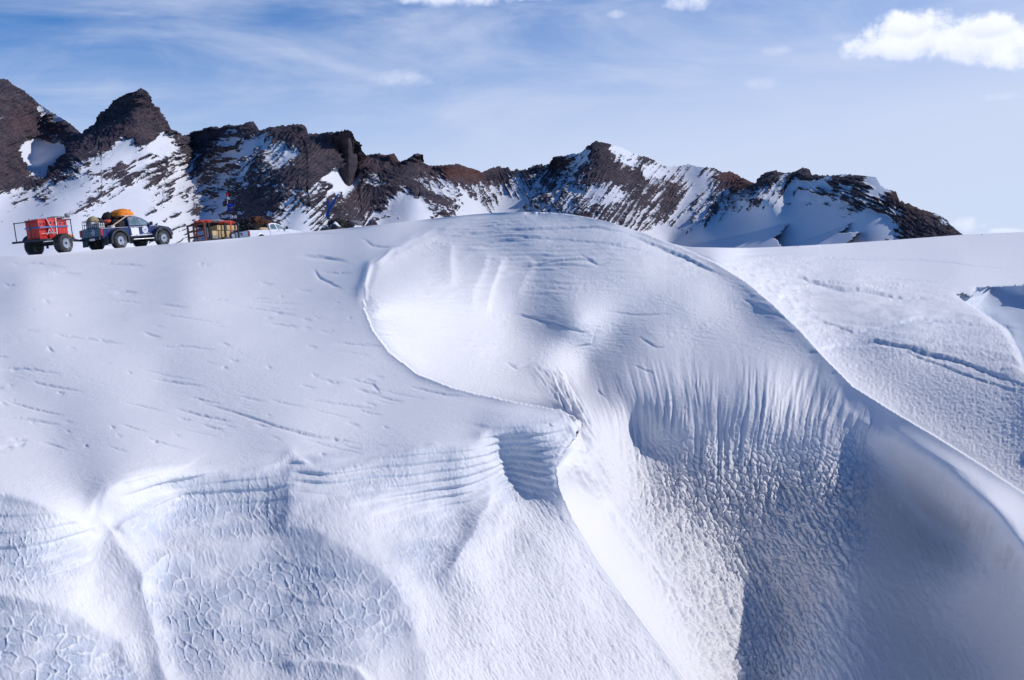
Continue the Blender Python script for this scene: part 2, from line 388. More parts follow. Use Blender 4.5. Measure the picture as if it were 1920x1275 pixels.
def worley(p, q, seed=0):
    """distance to the second nearest minus nearest point: 0 on the rims of the net"""
    pi, qi = np.floor(p).astype(np.int32), np.floor(q).astype(np.int32)
    f1 = np.full(p.shape, 9.0, np.float32); f2 = f1.copy()
    for i in (-1, 0, 1):
        for j in (-1, 0, 1):
            h1 = _perm[(_perm[(pi + i + seed) & 255] + qi + j) & 255]; h2 = _perm[(h1 + 91) & 255]
            dx = pi + i + .1 + .8 * h1 / 255. - p; dy = qi + j + .1 + .8 * h2 / 255. - q
            dd = np.sqrt(dx * dx + dy * dy); f2 = np.where(dd < f1, f1, np.minimum(f2, dd)); f1 = np.minimum(f1, dd)
    return f2 - f1
# attributes for the surface kinds
cell = np.zeros(U.shape); grain = np.zeros(U.shape); flute = np.zeros(U.shape); strata = np.zeros(U.shape); ice_shade = np.zeros(U.shape)
h = np.zeros(U.shape)
# all snow: soft undulation
h += 0.03 * fbm(X / 2.5, Y / 5.0, Z / 2.5, 3) * (1 - 0.6 * sN)
C_AREAS = [
    [(222, 985), (250, 955), (340, 925), (470, 905), (545, 880), (545, 1010), (470, 1030), (360, 1035), (300, 1015), (225, 1015)],
    [(262, 1080), (300, 1050), (420, 1050), (560, 1030), (660, 1055), (720, 1080), (760, 1140), (800, 1180), (700, 1230), (520, 1260), (330, 1260), (290, 1200), (258, 1130)],
    [(735, 1040), (760, 980), (830, 950), (903, 960), (890, 1010), (850, 1050), (810, 1100), (760, 1100)],
    [(-260, 960), (0, 962), (160, 1020), (160, 1060), (110, 1110), (0, 1100), (-260, 1110)],
    [(-260, 1130), (0, 1142), (120, 1170), (215, 1220), (260, 1290), (200, 1500), (-260, 1500)],
    [(890, 800), (1070, 790), (1050, 860), (1030, 900), (1040, 950), (915, 960), (905, 840)],
    [(500, 1262), (560, 1255), (640, 1258), (665, 1290), (500, 1290)],
    [(870, 450), (930, 425), (1000, 412), (1120, 418), (1240, 462), (1180, 478), (1050, 462), (950, 468)],
    [(1540, 655), (1600, 625), (1700, 600), (1800, 606), (1890, 640), (1870, 655), (1720, 640), (1600, 668)],
    [(545, 850), (700, 850), (905, 835), (905, 960), (720, 955), (600, 905)]]
rimf = np.zeros(U.shape)
# cell width, height (photo pixels), lean, strength
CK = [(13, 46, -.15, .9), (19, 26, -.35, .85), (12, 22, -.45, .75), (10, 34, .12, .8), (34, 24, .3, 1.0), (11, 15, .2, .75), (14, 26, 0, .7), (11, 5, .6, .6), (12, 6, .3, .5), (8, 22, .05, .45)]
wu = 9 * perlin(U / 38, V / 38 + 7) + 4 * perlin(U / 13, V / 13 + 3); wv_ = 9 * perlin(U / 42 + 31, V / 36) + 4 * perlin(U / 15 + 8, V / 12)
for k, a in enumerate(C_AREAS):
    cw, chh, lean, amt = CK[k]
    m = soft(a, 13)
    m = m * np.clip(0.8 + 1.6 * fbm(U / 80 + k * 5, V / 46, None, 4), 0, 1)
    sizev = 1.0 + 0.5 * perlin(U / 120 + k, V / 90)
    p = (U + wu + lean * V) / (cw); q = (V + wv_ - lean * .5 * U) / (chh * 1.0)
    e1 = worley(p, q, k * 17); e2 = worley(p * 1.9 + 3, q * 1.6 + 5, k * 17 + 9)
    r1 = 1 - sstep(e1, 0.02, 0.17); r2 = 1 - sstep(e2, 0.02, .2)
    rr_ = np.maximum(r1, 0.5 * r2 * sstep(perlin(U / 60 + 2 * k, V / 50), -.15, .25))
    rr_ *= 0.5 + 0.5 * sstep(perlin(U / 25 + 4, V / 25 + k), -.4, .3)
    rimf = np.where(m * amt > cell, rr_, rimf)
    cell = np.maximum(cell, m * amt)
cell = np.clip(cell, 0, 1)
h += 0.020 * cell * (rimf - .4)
grain = np.maximum(grain, soft([(1150, 830), (1500, 830), (1650, 870), (1640, 1000), (1500, 1250), (1450, 1500), (1390, 1500), (1260, 1100), (1170, 980)], 22))
grain = np.maximum(grain, 0.9 * soft([(1560, 640), (2300, 600), (2300, 1100), (1900, 900), (1640, 740)], 20))
grain = np.maximum(grain, 0.7 * soft([(1400, 560), (1500, 520), (1850, 560), (1930, 700), (1700, 640), (1540, 660)], 16))
grain = np.maximum(grain, 0.45 * soft([(900, 980), (1050, 960), (1140, 1100), (1290, 1290), (800, 1290), (820, 1140)], 20))
grain = np.maximum(grain, 0.10 * sN); grain = np.maximum(grain, 0.55 * sH); grain = np.maximum(grain, 0.03)


# --- relief carried by the mesh itself
def ledge(poly, depth, w, side=1.0, taper=True):
    """a small wind-cut step along a line; w in photo pixels"""
    p = np.array([q[:2] for q in poly], float)
    lo = p.min(0) - 8 * w; hi = p.max(0) + 8 * w
    j0, j1 = np.searchsorted(us, [lo[0], hi[0]])
    if j1 <= j0: return
    rows = np.where((V[:, j0:j1].min(1) < hi[1]) & (V[:, j0:j1].max(1) > lo[1]))[0]
    if len(rows) == 0: return
    i0, i1 = rows[0], rows[-1] + 1
    u = U[i0:i1, j0:j1]; v = V[i0:i1, j0:j1] + 1.4 * perlin(u / 10 + p[0, 0], u * 0 + p[0, 1] * .37)
    best = np.full(u.shape, 1e9); sg = np.zeros(u.shape); tt = np.zeros(u.shape); n = len(p) - 1
    for k in range(n):
        a, b = p[k], p[k + 1]; L2 = ((b - a) ** 2).sum() + 1e-9
        tk = np.clip(((u - a[0]) * (b[0] - a[0]) + (v - a[1]) * (b[1] - a[1])) / L2, 0, 1)
        dx = u - (a[0] + tk * (b[0] - a[0])); dy = v - (a[1] + tk * (b[1] - a[1]))
        dd = np.hypot(dx, dy); m = dd < best
        s_ = np.sign((b[0] - a[0]) * dy - (b[1] - a[1]) * dx)
        best = np.where(m, dd, best); sg = np.where(m, s_, sg); tt = np.where(m, (k + tk) / n, tt)
    tp = np.sin(np.pi * np.clip(tt, 0.02, 0.98)) ** 0.5 if taper else 1.0
    below = np.where(sg * side > 0, 1.0, 0.0)
    prof = np.where(sg * side > 0, np.exp(-best / (3.2 * w)), np.exp(-(best / (0.7 * w)) ** 2))
    h[i0:i1, j0:j1] -= depth * prof * tp
    ice_shade[i0:i1, j0:j1] = np.maximum(ice_shade[i0:i1, j0:j1], 0.5 * np.exp(-(best / (0.75 * w)) ** 2) * tp)  # darkens the step's line in colour, standing in for its thin shadow

# thin sastrugi steps on the left slope, the plain ones traced, the rest scattered in their drift
TR = [[(60, 716), (100, 724), (150, 732)], [(105, 628), (160, 634), (235, 645)], [(300, 650), (340, 648), (400, 655)], [(330, 765), (380, 778), (430, 790)], [(380, 754), (440, 772), (520, 800), (600, 818), (672, 831)],
      [(480, 796), (510, 800)], [(590, 506), (600, 520), (640, 540)], [(565, 478), (600, 480), (640, 486)], [(680, 447), (700, 460), (730, 466), (775, 465)], [(20, 494), (60, 492), (110, 497)], [(190, 493), (240, 495), (270, 498)],
      [(100, 510), (150, 512)], [(650, 708), (700, 720), (712, 735)], [(668, 728), (690, 735), (710, 738)], [(440, 574), (500, 580), (560, 592)], [(300, 570), (350, 576)], [(0, 780), (60, 786), (110, 796)], [(580, 750), (640, 757), (700, 765)],
      [(770, 725), (830, 738), (862, 742)], [(505, 605), (560, 612)], [(90, 650), (100, 660)], [(270, 622), (300, 632)], [(0, 690), (50, 692), (110, 700)], [(290, 710), (340, 718), (380, 722)], [(215, 545), (255, 547)], [(560, 480), (610, 483), (650, 490)],
      [(0, 836), (25, 838)], [(30, 832), (46, 833)], [(20, 822), (50, 824)], [(600, 850), (610, 852)], [(540, 440), (590, 437), (640, 437)]]
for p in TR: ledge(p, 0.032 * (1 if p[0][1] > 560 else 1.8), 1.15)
rs = random.Random(8)
for k in range(120):
    v0 = 488 + (rs.random() ** 0.8) * 350; u0 = rs.uniform(-150, 720)
    if not (sky_v[np.searchsorted(us, u0)] + 10 < v0 < 835): continue
    L = rs.choice([8, 12, 18, 26, 40, 60, 90]) * (0.6 + rs.random() * .7); sl = (v0 - 470) / 350 * 0.26 + rs.uniform(-.03, .05)
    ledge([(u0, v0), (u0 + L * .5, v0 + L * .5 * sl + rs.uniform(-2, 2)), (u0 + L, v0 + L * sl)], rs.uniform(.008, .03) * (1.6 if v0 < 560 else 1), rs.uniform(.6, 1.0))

wr_ = np.clip(.5 + 1.3 * fbm(U / 170, V / 50, None, 3), 0, 1)
h += sa * wr_ * 0.010 * fbm((U + .0 * V) / 26 + 3, (V - .12 * U) / 2.6, None, 3, .6)
grain = np.maximum(grain, sa * .18 * (.4 + wr_))
def ridge(pl, amp, wl_, wr2):
    """a soft spur of snow along a line; widths in photo pixels on its left and right side"""
    p = np.array([q[:2] for q in pl], float); m_ = 3 * max(wl_, wr2)
    j0, j1 = np.searchsorted(us, [p[:, 0].min() - m_, p[:, 0].max() + m_])
    u = U[:, j0:j1] + 5 * perlin(U[:, j0:j1] / 40, V[:, j0:j1] / 40); v = V[:, j0:j1]
    best = np.full(u.shape, 1e9); sg = np.ones(u.shape); tt = np.zeros(u.shape); n = len(p) - 1
    for k in range(n):
        a, b = p[k], p[k + 1]; L2 = ((b - a) ** 2).sum()
        tk = np.clip(((u - a[0]) * (b[0] - a[0]) + (v - a[1]) * (b[1] - a[1])) / L2, 0, 1)
        dx = u - (a[0] + tk * (b[0] - a[0])); dy = v - (a[1] + tk * (b[1] - a[1])); dd = np.hypot(dx, dy); m = dd < best
        sg = np.where(m, np.sign((b[0] - a[0]) * dy - (b[1] - a[1]) * dx), sg); best = np.where(m, dd, best); tt = np.where(m, (k + tk) / n, tt)
    w = np.where(sg > 0, wl_, wr2)
    h[:, j0:j1] += amp * np.exp(-(best / w) ** 1.5) * sstep(tt, 0, .15) * (1 - sstep(tt, .75, 1))
# spurs between the scoops of the near wall (drawn downwards: left side is the picture's left)
_h0 = h.copy()
for a_ in [([(545, 835), (546, 920), (548, 1000), (600, 1010), (660, 1045), (715, 1085), (760, 1150), (800, 1260), (820, 1330)], .12, 30, 62),
           ([(906, 830), (910, 900), (906, 955), (885, 1010), (850, 1070), (800, 1110)], .15, 18, 60),
           ([(180, 960), (215, 1030), (262, 1120), (290, 1200), (318, 1300), (330, 1400)], .12, 40, 26),
           ([(560, 1020), (400, 1040), (300, 1060), (262, 1100), (255, 1150)], .13, 40, 16),
           ([(-200, 1120), (0, 1125), (120, 1150), (220, 1210), (275, 1300)], .09, 18, 40),
           ([(520, 1250), (600, 1246), (670, 1262), (700, 1300)], .06, 14, 10),
           ([(905, 960), (980, 1000), (1060, 1090), (1120, 1200)], .09, 50, 50),
           ([(215, 1010), (230, 985), (300, 940), (420, 905), (530, 880)], .08, 30, 12)]: ridge(*a_)
h = _h0 + (h - _h0) * sN
ridge([(960, 402), (900, 410), (850, 423), (800, 441), (740, 471), (701, 501), (684, 540), (685, 575)][::-1], .20, 3.5, 12)
ridge([(960, 402), (900, 410), (850, 423), (800, 441), (740, 471), (701, 501), (684, 540), (685, 575)][::-1], .08, 30, 4)
for a_ in [([(915, 470), (905, 505), (884, 560), (878, 590)], .07, 26, 10), ([(945, 478), (932, 515), (912, 568), (908, 600)], .08, 24, 7), ([(1008, 492), (985, 520), (965, 565)], .06, 22, 8), ([(850, 455), (842, 500), (848, 545)], .07, 20, 10)]: ridge(*a_)
# strata: thin hard layers standing out of the soft snow
def layers(mask, thick, depth, tilt=(0, 0), seed=0.0):
    z = Z + tilt[0] * X + tilt[1] * Y + 0.25 * thick * 3 * fbm(X * .35 + seed, Y * .35, Z * .35, 3)
    q = z / thick; f = q - np.floor(q); amp = 0.4 + 1.2 * (perlin(np.floor(q) * 7.3 + seed, X * .5, Y * .3) + .5)
    saw = sstep(f, 0.0, 0.16) * (1 - sstep(f, 0.3, 1.0)) 
    return mask * depth * saw * np.clip(amp, 0.1, 1.6)
top_dome = soft([(800, 430), (900, 405), (1050, 398), (1180, 425), (1330, 492), (1300, 510), (1180, 520), (1050, 540), (900, 545), (830, 520)], 14)
dm_ = sH * (1 - sstep(V, 640, 740))
h += dm_ * 0.05 * fbm((U + .5 * V) / 34, (V - .35 * U) / 7, None, 4, .6, True) * np.clip(-.1 + 1.8 * fbm(U / 95 + 4, V / 45, None, 3), 0, 1)
h += dm_ * sstep(U, 850, 960) * 0.035 * np.clip(.2 + 1.6 * fbm(U / 70, V / 40 + 6, None, 3), 0, 1) * fbm(U / 9, V / 4.5, None, 3, .6)
h += sH * (1 - sstep(V, 620, 720)) * 0.03 * fbm(U / 30, (V - .1 * U) / 5, None, 4, .6) * np.clip(.5 + 1.5 * fbm(U / 110, V / 60, None, 2), 0, 1)
h += layers(top_dome * np.clip(.4 + 1.8 * fbm(U / 90, V / 25, None, 3), 0, 1), 0.24, 0.06, (0.02, 0.015))
h += layers(soft([(545, 850), (700, 850), (905, 832), (905, 965), (720, 960), (560, 930)], 9), 0.13, 0.03, (-.02, 0), 4)
h += layers(soft([(890, 790), (1070, 790), (1050, 870), (1040, 920), (915, 930)], 8), 0.12, 0.03, (0.0, 0), 2)
h += layers(soft([(230, 880), (545, 850), (545, 960), (240, 960)], 9), 0.15, 0.02, (0, 0), 6)
h += layers(soft([(262, 1090), (540, 1060), (740, 1080), (760, 1160), (280, 1190)], 12), 0.2, 0.015, (0.05, 0), 3)
h += layers(soft([(-260, 910), (160, 980), (160, 1080), (-260, 1110)], 8), 0.16, 0.025, (0.07, 0), 8)
h += layers(soft([(-260, 1140), (120, 1170), (260, 1290), (-260, 1400)], 10), 0.3, 0.015, (0.1, 0), 9)
# drifts and steps of the right field
rf = soft([(1345, 488), (1500, 480), (1900, 560), (1925, 740), (1700, 660), (1560, 660), (1420, 560)], 10)
peb = blur_fast(mR.astype(float) * 0 + (~(mA | mH | mB | mG | mN | mX)).astype(float), 3) * sstep(V, 560, 660)
h += peb * 0.022 * fbm(U / 4.5, V / 3.6, None, 2) + peb * .03 * fbm(U / 16, V / 9, None, 3, .6, True)
h += rf * 0.12 * fbm(X * .22 + 3, Y * .16, Z * 2.0, 4, ridged=True)
h += layers(rf * np.clip(.3 + 1.8 * fbm(U / 90 + 5, V / 25, None, 3), 0, 1), 0.45, 0.09, (0.06, -0.03), 5)
for p, dd, w in [([(1440, 508), (1500, 520), (1545, 536), (1590, 545)], .35, 1.6), ([(1545, 540), (1620, 545), (1690, 560), (1745, 562)], .35, 1.5), ([(1520, 484), (1580, 484), (1660, 487)], .3, 1.2), ([(1500, 590), (1600, 628), (1720, 600), (1840, 612)], .2, 2.0),
                 ([(1520, 660), (1640, 640), (1800, 680), (1920, 725)], .25, 2.0), ([(1560, 700), (1700, 660), (1800, 700), (1920, 740)], .12, 1.6), ([(1600, 480), (1760, 490), (1900, 505)], .15, 1.0), ([(1290, 470), (1340, 488), (1380, 505)], .2, 1.4),
                 ([(1390, 560), (1480, 600), (1560, 610)], .12, 1.2), ([(1640, 520), (1760, 530)], .12, .9), ([(1380, 478), (1500, 474)], .2, .8)]:
    ledge(p, dd * .5, w, taper=True)
# cracks and folds of the dome
for p, dd, w in [([(1090, 478), (1120, 496), (1145, 492)], .12, 1.2), ([(940, 505), (1000, 500), (1040, 490)], .12, 1.2), ([(1130, 582), (1190, 590), (1255, 588)], .08, 1.1), ([(1200, 632), (1230, 650), (1245, 650)], .1, 1.0), ([(1190, 685), (1225, 700)], .08, 1.0),
                 ([(960, 588), (1040, 603), (1100, 625)], .15, 1.8), ([(1080, 650), (1110, 645), (1120, 610)], .12, 1.3), ([(950, 680), (970, 690), (995, 682)], .12, 1.3), 
                  ([(1120, 730), (1135, 745)], .08, 1),  ([(820, 448), (950, 432), (1120, 425), (1200, 440)], .16, 1.5),
                 ([(1180, 440), (1280, 480), (1345, 512)], .25, 2.2), ([(850, 465), (1000, 445), (1130, 455), (1220, 475)], .12, 1.2)]:
    ledge(p, dd * .55, w)
# flutes blown down the shaded wall, breaking up into lumps lower down
wall = soft([(1095, 790), (1150, 725), (1320, 700), (1540, 730), (1640, 820), (1645, 900), (1600, 960), (1300, 980), (1160, 920)], 24)
su = U + 0.30 * (V - 700) * (U < 1e9) * np.clip((1330 - U) / 260, -0.9, 1.3) * -1.0
su = su + 10 * perlin(U / 90, V / 120)
fl = fbm(su / 17, V / 210, None, 4, 0.6, True) + .5 * fbm(su / 44 + 9, V / 260, None, 3, .5)
h += wall * 0.12 * fl * np.clip(.7 + 1.2 * fbm(U / 70, V / 90, None, 2), .2, 1.4)
low = soft([(1160, 900), (1400, 880), (1640, 880), (1640, 1010), (1560, 1110), (1470, 1500), (1400, 1500), (1250, 1100)], 24)
sl = U - 0.45 * (V - 900)
lump = fbm(X * 2.6, Y * 1.2, Z * 1.6, 4, .6, True)
pe = 1 - sstep(worley((sl + wu) / 11, (V + wv_) / 14, 3), 0, .25)
h += wall * -0.03 * pe * sstep(V, 760, 880)
h += low * (0.09 * lump + 0.08 * fbm(sl / 14, V / 40, None, 3, .55, True) - 0.05 * pe)
deep = soft([(1650, 850), (1800, 900), (1930, 1060), (1930, 1500), (1470, 1500), (1520, 1130), (1630, 1000)], 14)
h += deep * 0.05 * fbm(sl / 26, V / 60, None, 4, .6, True)
h += deep * (0.03 * fbm(X * 3, Y * 3, Z * 3, 3) + 0.012 * fbm(X * 14, Y * 9, Z * 12, 3))
grain = np.maximum(grain, deep * .5)
# curls hanging from the crest
lipz = soft([(1500, 690), (1560, 715), (1650, 800), (1760, 860), (1840, 930), (1920, 1030), (1920, 1180), (1860, 1130), (1800, 1000), (1760, 900), (1660, 860), (1540, 800), (1440, 740)], 10)
h += blur_fast(mH.astype(float), 3) * lipz * 0.07 * fbm((U + .2 * V) / 20, V / 150, None, 3, .5, True)
# glazed flutes beside the gully
gl = soft([(1000, 690), (1060, 700), (1110, 800), (1140, 930), (1230, 1060), (1330, 1190), (1420, 1290), (1380, 1300), (1250, 1120), (1150, 980), (1085, 900), (1045, 870), (1080, 820), (1050, 760)], 6)
h += gl * 0.22 * fbm((U - .55 * V) / 17, V / 70, None, 4, .6, True)
# near cliffs: fretted surface drawn down the slope
nf = sN * (1 - 0.6 * np.clip(cell, 0, 1))
h += sN * 0.010 * fbm(X * 3.2, Y * 1.5, Z * 1.3, 4, .55, True)
fine = np.clip(.5 + 1.2 * fbm(U / 130, V / 60, None, 3), 0, 1)
h += sN * fine * 0.017 * fbm((U - .35 * V) / 6.0, (V + .2 * U) / 20, None, 3, .6, True)
h += soft([(900, 900), (1040, 880), (1120, 1050), (1290, 1290), (800, 1290), (820, 1140)], 16) * 0.020 * fbm((U - .6 * V) / 7, V / 24, None, 3, .6, True)
h += sN * 0.07 * fbm(X * .9, Y * .9, Z * .9, 3)
# fade the relief at the very skyline so that the outline stays soft
edge_fade = sstep(V - sky_v[None], 0, 14)
h *= 0.25 + 0.75 * edge_fade
h *= 0.15 + 0.85 * bfade
ice_shade = np.maximum(ice_shade, 0.75 * soft(polyX, 1))
X2, Y2, Z2 = X + Nn[..., 0] * h, Y + Nn[..., 1] * h, Z + Nn[..., 2] * h

# --- ground beyond the skyline, and the bank under the camera
def beyond(u, s):
    """height above/below the sight line at s metres past the skyline"""
    k = np.clip((u - 1230) / 60, 0, 1)
    dl = (0.060 - 0.008 * sstep(u, 540, 620)) * np.abs(s) ** 1.10 * sstep(s, 0, 7); dl = np.where(s > 30, dl + (s - 30) * .05, dl)
    drop_l = np.where(u < 330, np.minimum(dl, 0.004 * s ** 1.6), dl)
    mixu = sstep(u, 320, 400)
    drop_l = 0.004 * s ** 1.6 * (1 - mixu) + dl * mixu
    return drop_l * (1 - k) + k * 0.02 * s
r0 = np.hypot(X2[0], Y2[0]); dirx = X2[0] / r0; diry = Y2[0] / r0; mslope = Z2[0] / r0
rowsX, rowsY, rowsZ = [], [], []
for s_ in [1, 2, 3.5, 5, 7, 9, 12, 15, 19, 24, 30, 40, 60, 100, 170, 260]:
    rr = r0 + s_
    z = Z2[0] + mslope * s_ - beyond(us, np.full(us.shape, float(s_)))
    z = np.where(s_ > 60, np.minimum(z, np.maximum(z, -14)), z)
    rowsX.append(dirx * rr); rowsY.append(diry * rr); rowsZ.append(z)
for rr in (700, 2500, 9000):
    rowsX.append(dirx * rr); rowsY.append(diry * rr); rowsZ.append(np.full(us.shape, -16.0 if rr < 1000 else -30.0))
pre = [np.array(a[::-1]) for a in (rowsX, rowsY, rowsZ)]
gd = np.hypot(X2[-1], Y2[-1])
post = [[], [], []]
for r_, z_ in ((7.0, -5.2), (4.5, -3.6), (3.2, -2.0), (2.4, -1.75), (0.6, -1.7)):
    post[0].append(X2[-1] / gd * r_); post[1].append(Y2[-1] / gd * r_); post[2].append(np.full(us.shape, z_))
full = [np.concatenate([pre[i], (X2, Y2, Z2)[i], np.array(post[i])]) for i in range(3)]
def padattr(a): return np.concatenate([np.zeros((len(pre[0]), a.shape[1])), a, np.zeros((len(post[0]), a.shape[1]))])
o_snow = grid_mesh('snow_ground', *full, SNOW, {'cell': padattr(cell), 'grain': padattr(grain), 'ice_shade': padattr(ice_shade), 'rim': padattr(rimf)})
o_snow['kind'] = 'structure'
def ground_z(x, y):
    r = math.hypot(x, y); a = x / y
    j = int(np.argmin(np.abs(dirx / diry - a)))
    s_ = r - r0[j]
    return float(Z2[0][j] + mslope[j] * s_ - beyond(us[j:j + 1], np.array([max(s_, 0.0)]))[0])
# behind the camera the bank goes on
bm = bmesh.new()
gx = np.linspace(-60, 60, 25); vs = {}
for i, xx in enumerate(gx):
    for j, yy in enumerate(np.linspace(-70, 0.9, 16)):
        vs[i, j] = bm.verts.new((xx, yy, -1.72 + 0.25 * math.sin(xx * .21 + yy * .17) * min(1, -min(yy, 0) / 12) - 0.004 * max(0, abs(xx) - 20) ** 1.4))
for i in range(24):
    for j in range(15): bm.faces.new((vs[i, j], vs[i + 1, j], vs[i + 1, j + 1], vs[i, j + 1]))
me = bpy.data.meshes.new('snow_bank'); bm.to_mesh(me); bm.free(); me.materials.append(SNOW)
o = bpy.data.objects.new('snow_bank', me); C.objects.link(o); o['kind'] = 'structure'

# ------------------------------------------------------------------ mountains
def rock_material():
    m, t, b = new_mat('rock_and_snow')
    co = t.node('ShaderNodeTexCoord').outputs['Object']
    dens = attr(t, 'rock'); red = attr(t, 'red')
    f = t.noise(t.mapping(co, scale=(1, .5, 1.0)), 0.28, 6, 0.7)
    f2 = t.noise(co, 0.9, 4, 0.6)
    d_ = t.math('ADD', dens, t.math('MULTIPLY', t.math('SUBTRACT', f, 0.5), 2.2))
    d_ = t.math('ADD', d_, t.math('MULTIPLY', t.math('SUBTRACT', f2, 0.5), 0.9))
    mask = t.ramp(d_, -0.06, 0.10)
    n1 = t.noise(t.mapping(co, scale=(1, .6, 2.2)), 0.06, 6, 0.6)
    n3 = t.noise(co, 0.35, 4, 0.6)
    rock = t.mix(t.ramp(n1, 0.38, 0.62), (0.044, 0.041, 0.066, 1), (0.108, 0.080, 0.100, 1))  # base tinted lighter and purpler, standing in for distance haze
    rock = t.mix(t.ramp(n3, 0.4, 0.7, 0, .5), rock, (0.18, 0.145, 0.15, 1))
    rock = t.mix(red, rock, (0.17, 0.07, 0.05, 1))
    col = t.mix(mask, (0.66, 0.69, 0.76, 1), rock)
    t.l.new(col, b.inputs['Base Color']); b.inputs['Roughness'].default_value = 0.85
    b.inputs['Specular IOR Level'].default_value = 0.15
    hh = t.math('ADD', t.math('MULTIPLY', t.math('MULTIPLY', mask, t.noise(co, 0.22, 7, 0.7)), 5.0), t.math('MULTIPLY', mask, 1.0))
    bump = t.node('ShaderNodeBump', ins={'Strength': 1.0, 'Distance': 1.0}); t.l.new(hh, bump.inputs['Height'])
    t.l.new(bump.outputs[0], b.inputs['Normal'])
    return m
ROCK = rock_material()
RIDGE = [(-500, 260), (-300, 170), (-120, 150), (0, 147), (15, 149), (23, 158), (40, 167), (60, 183), (77, 198), (110, 218), (133, 233), (155, 252), (160, 248), (173, 238), (180, 232), (190, 230), (190.5, 218), (200, 210), (210, 207), (212, 197), (222, 190), (240, 180), (250, 173), (260, 168), (264, 164),
    (268, 170), (273, 180), (278, 192), (285, 197), (287, 205), (293, 213), (302, 227), (302.5, 240), (313, 240), (323, 245), (328, 255), (347, 253), (367, 247), (387, 242), (403, 236), (413, 240), (428, 234), (443, 235), (463, 233), (467, 228), (475, 227), (480, 235), (488, 245), (510, 238), (533, 235), (550, 234), (565, 232), (575, 240), (578, 250), (593, 251),
    (613, 248), (633, 247), (652, 243), (658, 252), (663, 263), (670, 273), (675, 287), (677, 295), (690, 290), (710, 288), (727, 291), (737, 288), (745, 295), (748, 303), (760, 300), (767, 297), (777, 288), (784, 287), (784.5, 298), (793, 307), (803, 311), (820, 310), (840, 309), (857, 307), (873, 313), (890, 317), (902, 325), (913, 318), (928, 313), (938, 312), (942, 315),
    (952, 312), (957, 320), (970, 319), (993, 317), (1000, 310), (1017, 307), (1018, 311), (1040, 303), (1042, 295), (1048, 296), (1067, 289), (1087, 287), (1100, 278), (1118, 264), (1133, 268), (1150, 273), (1167, 277), (1183, 285), (1200, 292), (1220, 298), (1237, 308), (1260, 313), (1290, 308), (1312, 313), (1339, 315), (1354, 323), (1369, 321), (1388, 331), (1410, 342),
    (1418, 344), (1429, 336), (1440, 325), (1455, 319), (1466, 324), (1489, 323), (1507, 313), (1519, 319), (1521, 327), (1549, 329), (1567, 328), (1590, 327), (1616, 329), (1642, 332), (1652, 349), (1661, 354), (1680, 359), (1687, 377), (1702, 381), (1725, 392), (1755, 400), (1774, 411), (1789, 428), (1807, 441), (1850, 462), (2000, 500)]
RD = [(-500, 170, 900), (-200, 150, 900), (20, 150, 880), (130, 235, 800), (200, 215, 730), (264, 166, 700), (305, 240, 740), (350, 252, 900), (400, 238, 860), (475, 230, 780), (565, 234, 700), (655, 245, 620), (690, 290, 740), (740, 292, 720), (780, 290, 700), (803, 311, 750), (850, 310, 730), (892, 318, 800), (950, 315, 830), (1040, 300, 770), (1118, 266, 700), (1165, 277, 740), (1220, 300, 790),
      (1330, 315, 760), (1388, 333, 690), (1420, 343, 480), (1455, 322, 455), (1507, 316, 430), (1600, 328, 375), (1645, 335, 358), (1685, 370, 335), (1740, 398, 320), (1800, 440, 305), (2000, 500, 300),
      (-400, 530, 260), (-100, 500, 260), (0, 490, 280), (100, 490, 300), (200, 490, 350), (350, 490, 500), (500, 490, 430), (700, 490, 480), (900, 490, 600), (1050, 490, 460), (1150, 440, 430), (1200, 490, 430), (1300, 480, 445), (1750, 452, 300), (1850, 470, 300), (2000, 520, 300),
      (60, 300, 760), (0, 300, 600), (30, 340, 590), (150, 300, 610), (100, 380, 460), (0, 400, 430), (250, 300, 620), (200, 400, 460), (300, 400, 520), (300, 280, 670), (340, 330, 730), (450, 300, 690), (450, 380, 560), (600, 340, 530), (550, 400, 480),
      (690, 320, 690), (655, 335, 700), (640, 380, 560), (780, 370, 580), (860, 400, 600), (860, 350, 680), (950, 385, 700), (1050, 320, 760), (1050, 385, 580), (1150, 345, 600), (1250, 345, 720), (1300, 350, 700),
      (1700, 420, 315)] + [(a_, b_, 165.0 / (.2 + .95 * (a_ - 960) / FPX - (480 - b_) / FPX)) for a_ in (1250, 1320, 1400, 1480, 1560, 1630) for b_ in (362, 395, 430, 462) if not (a_ < 1400 and b_ < 400)]
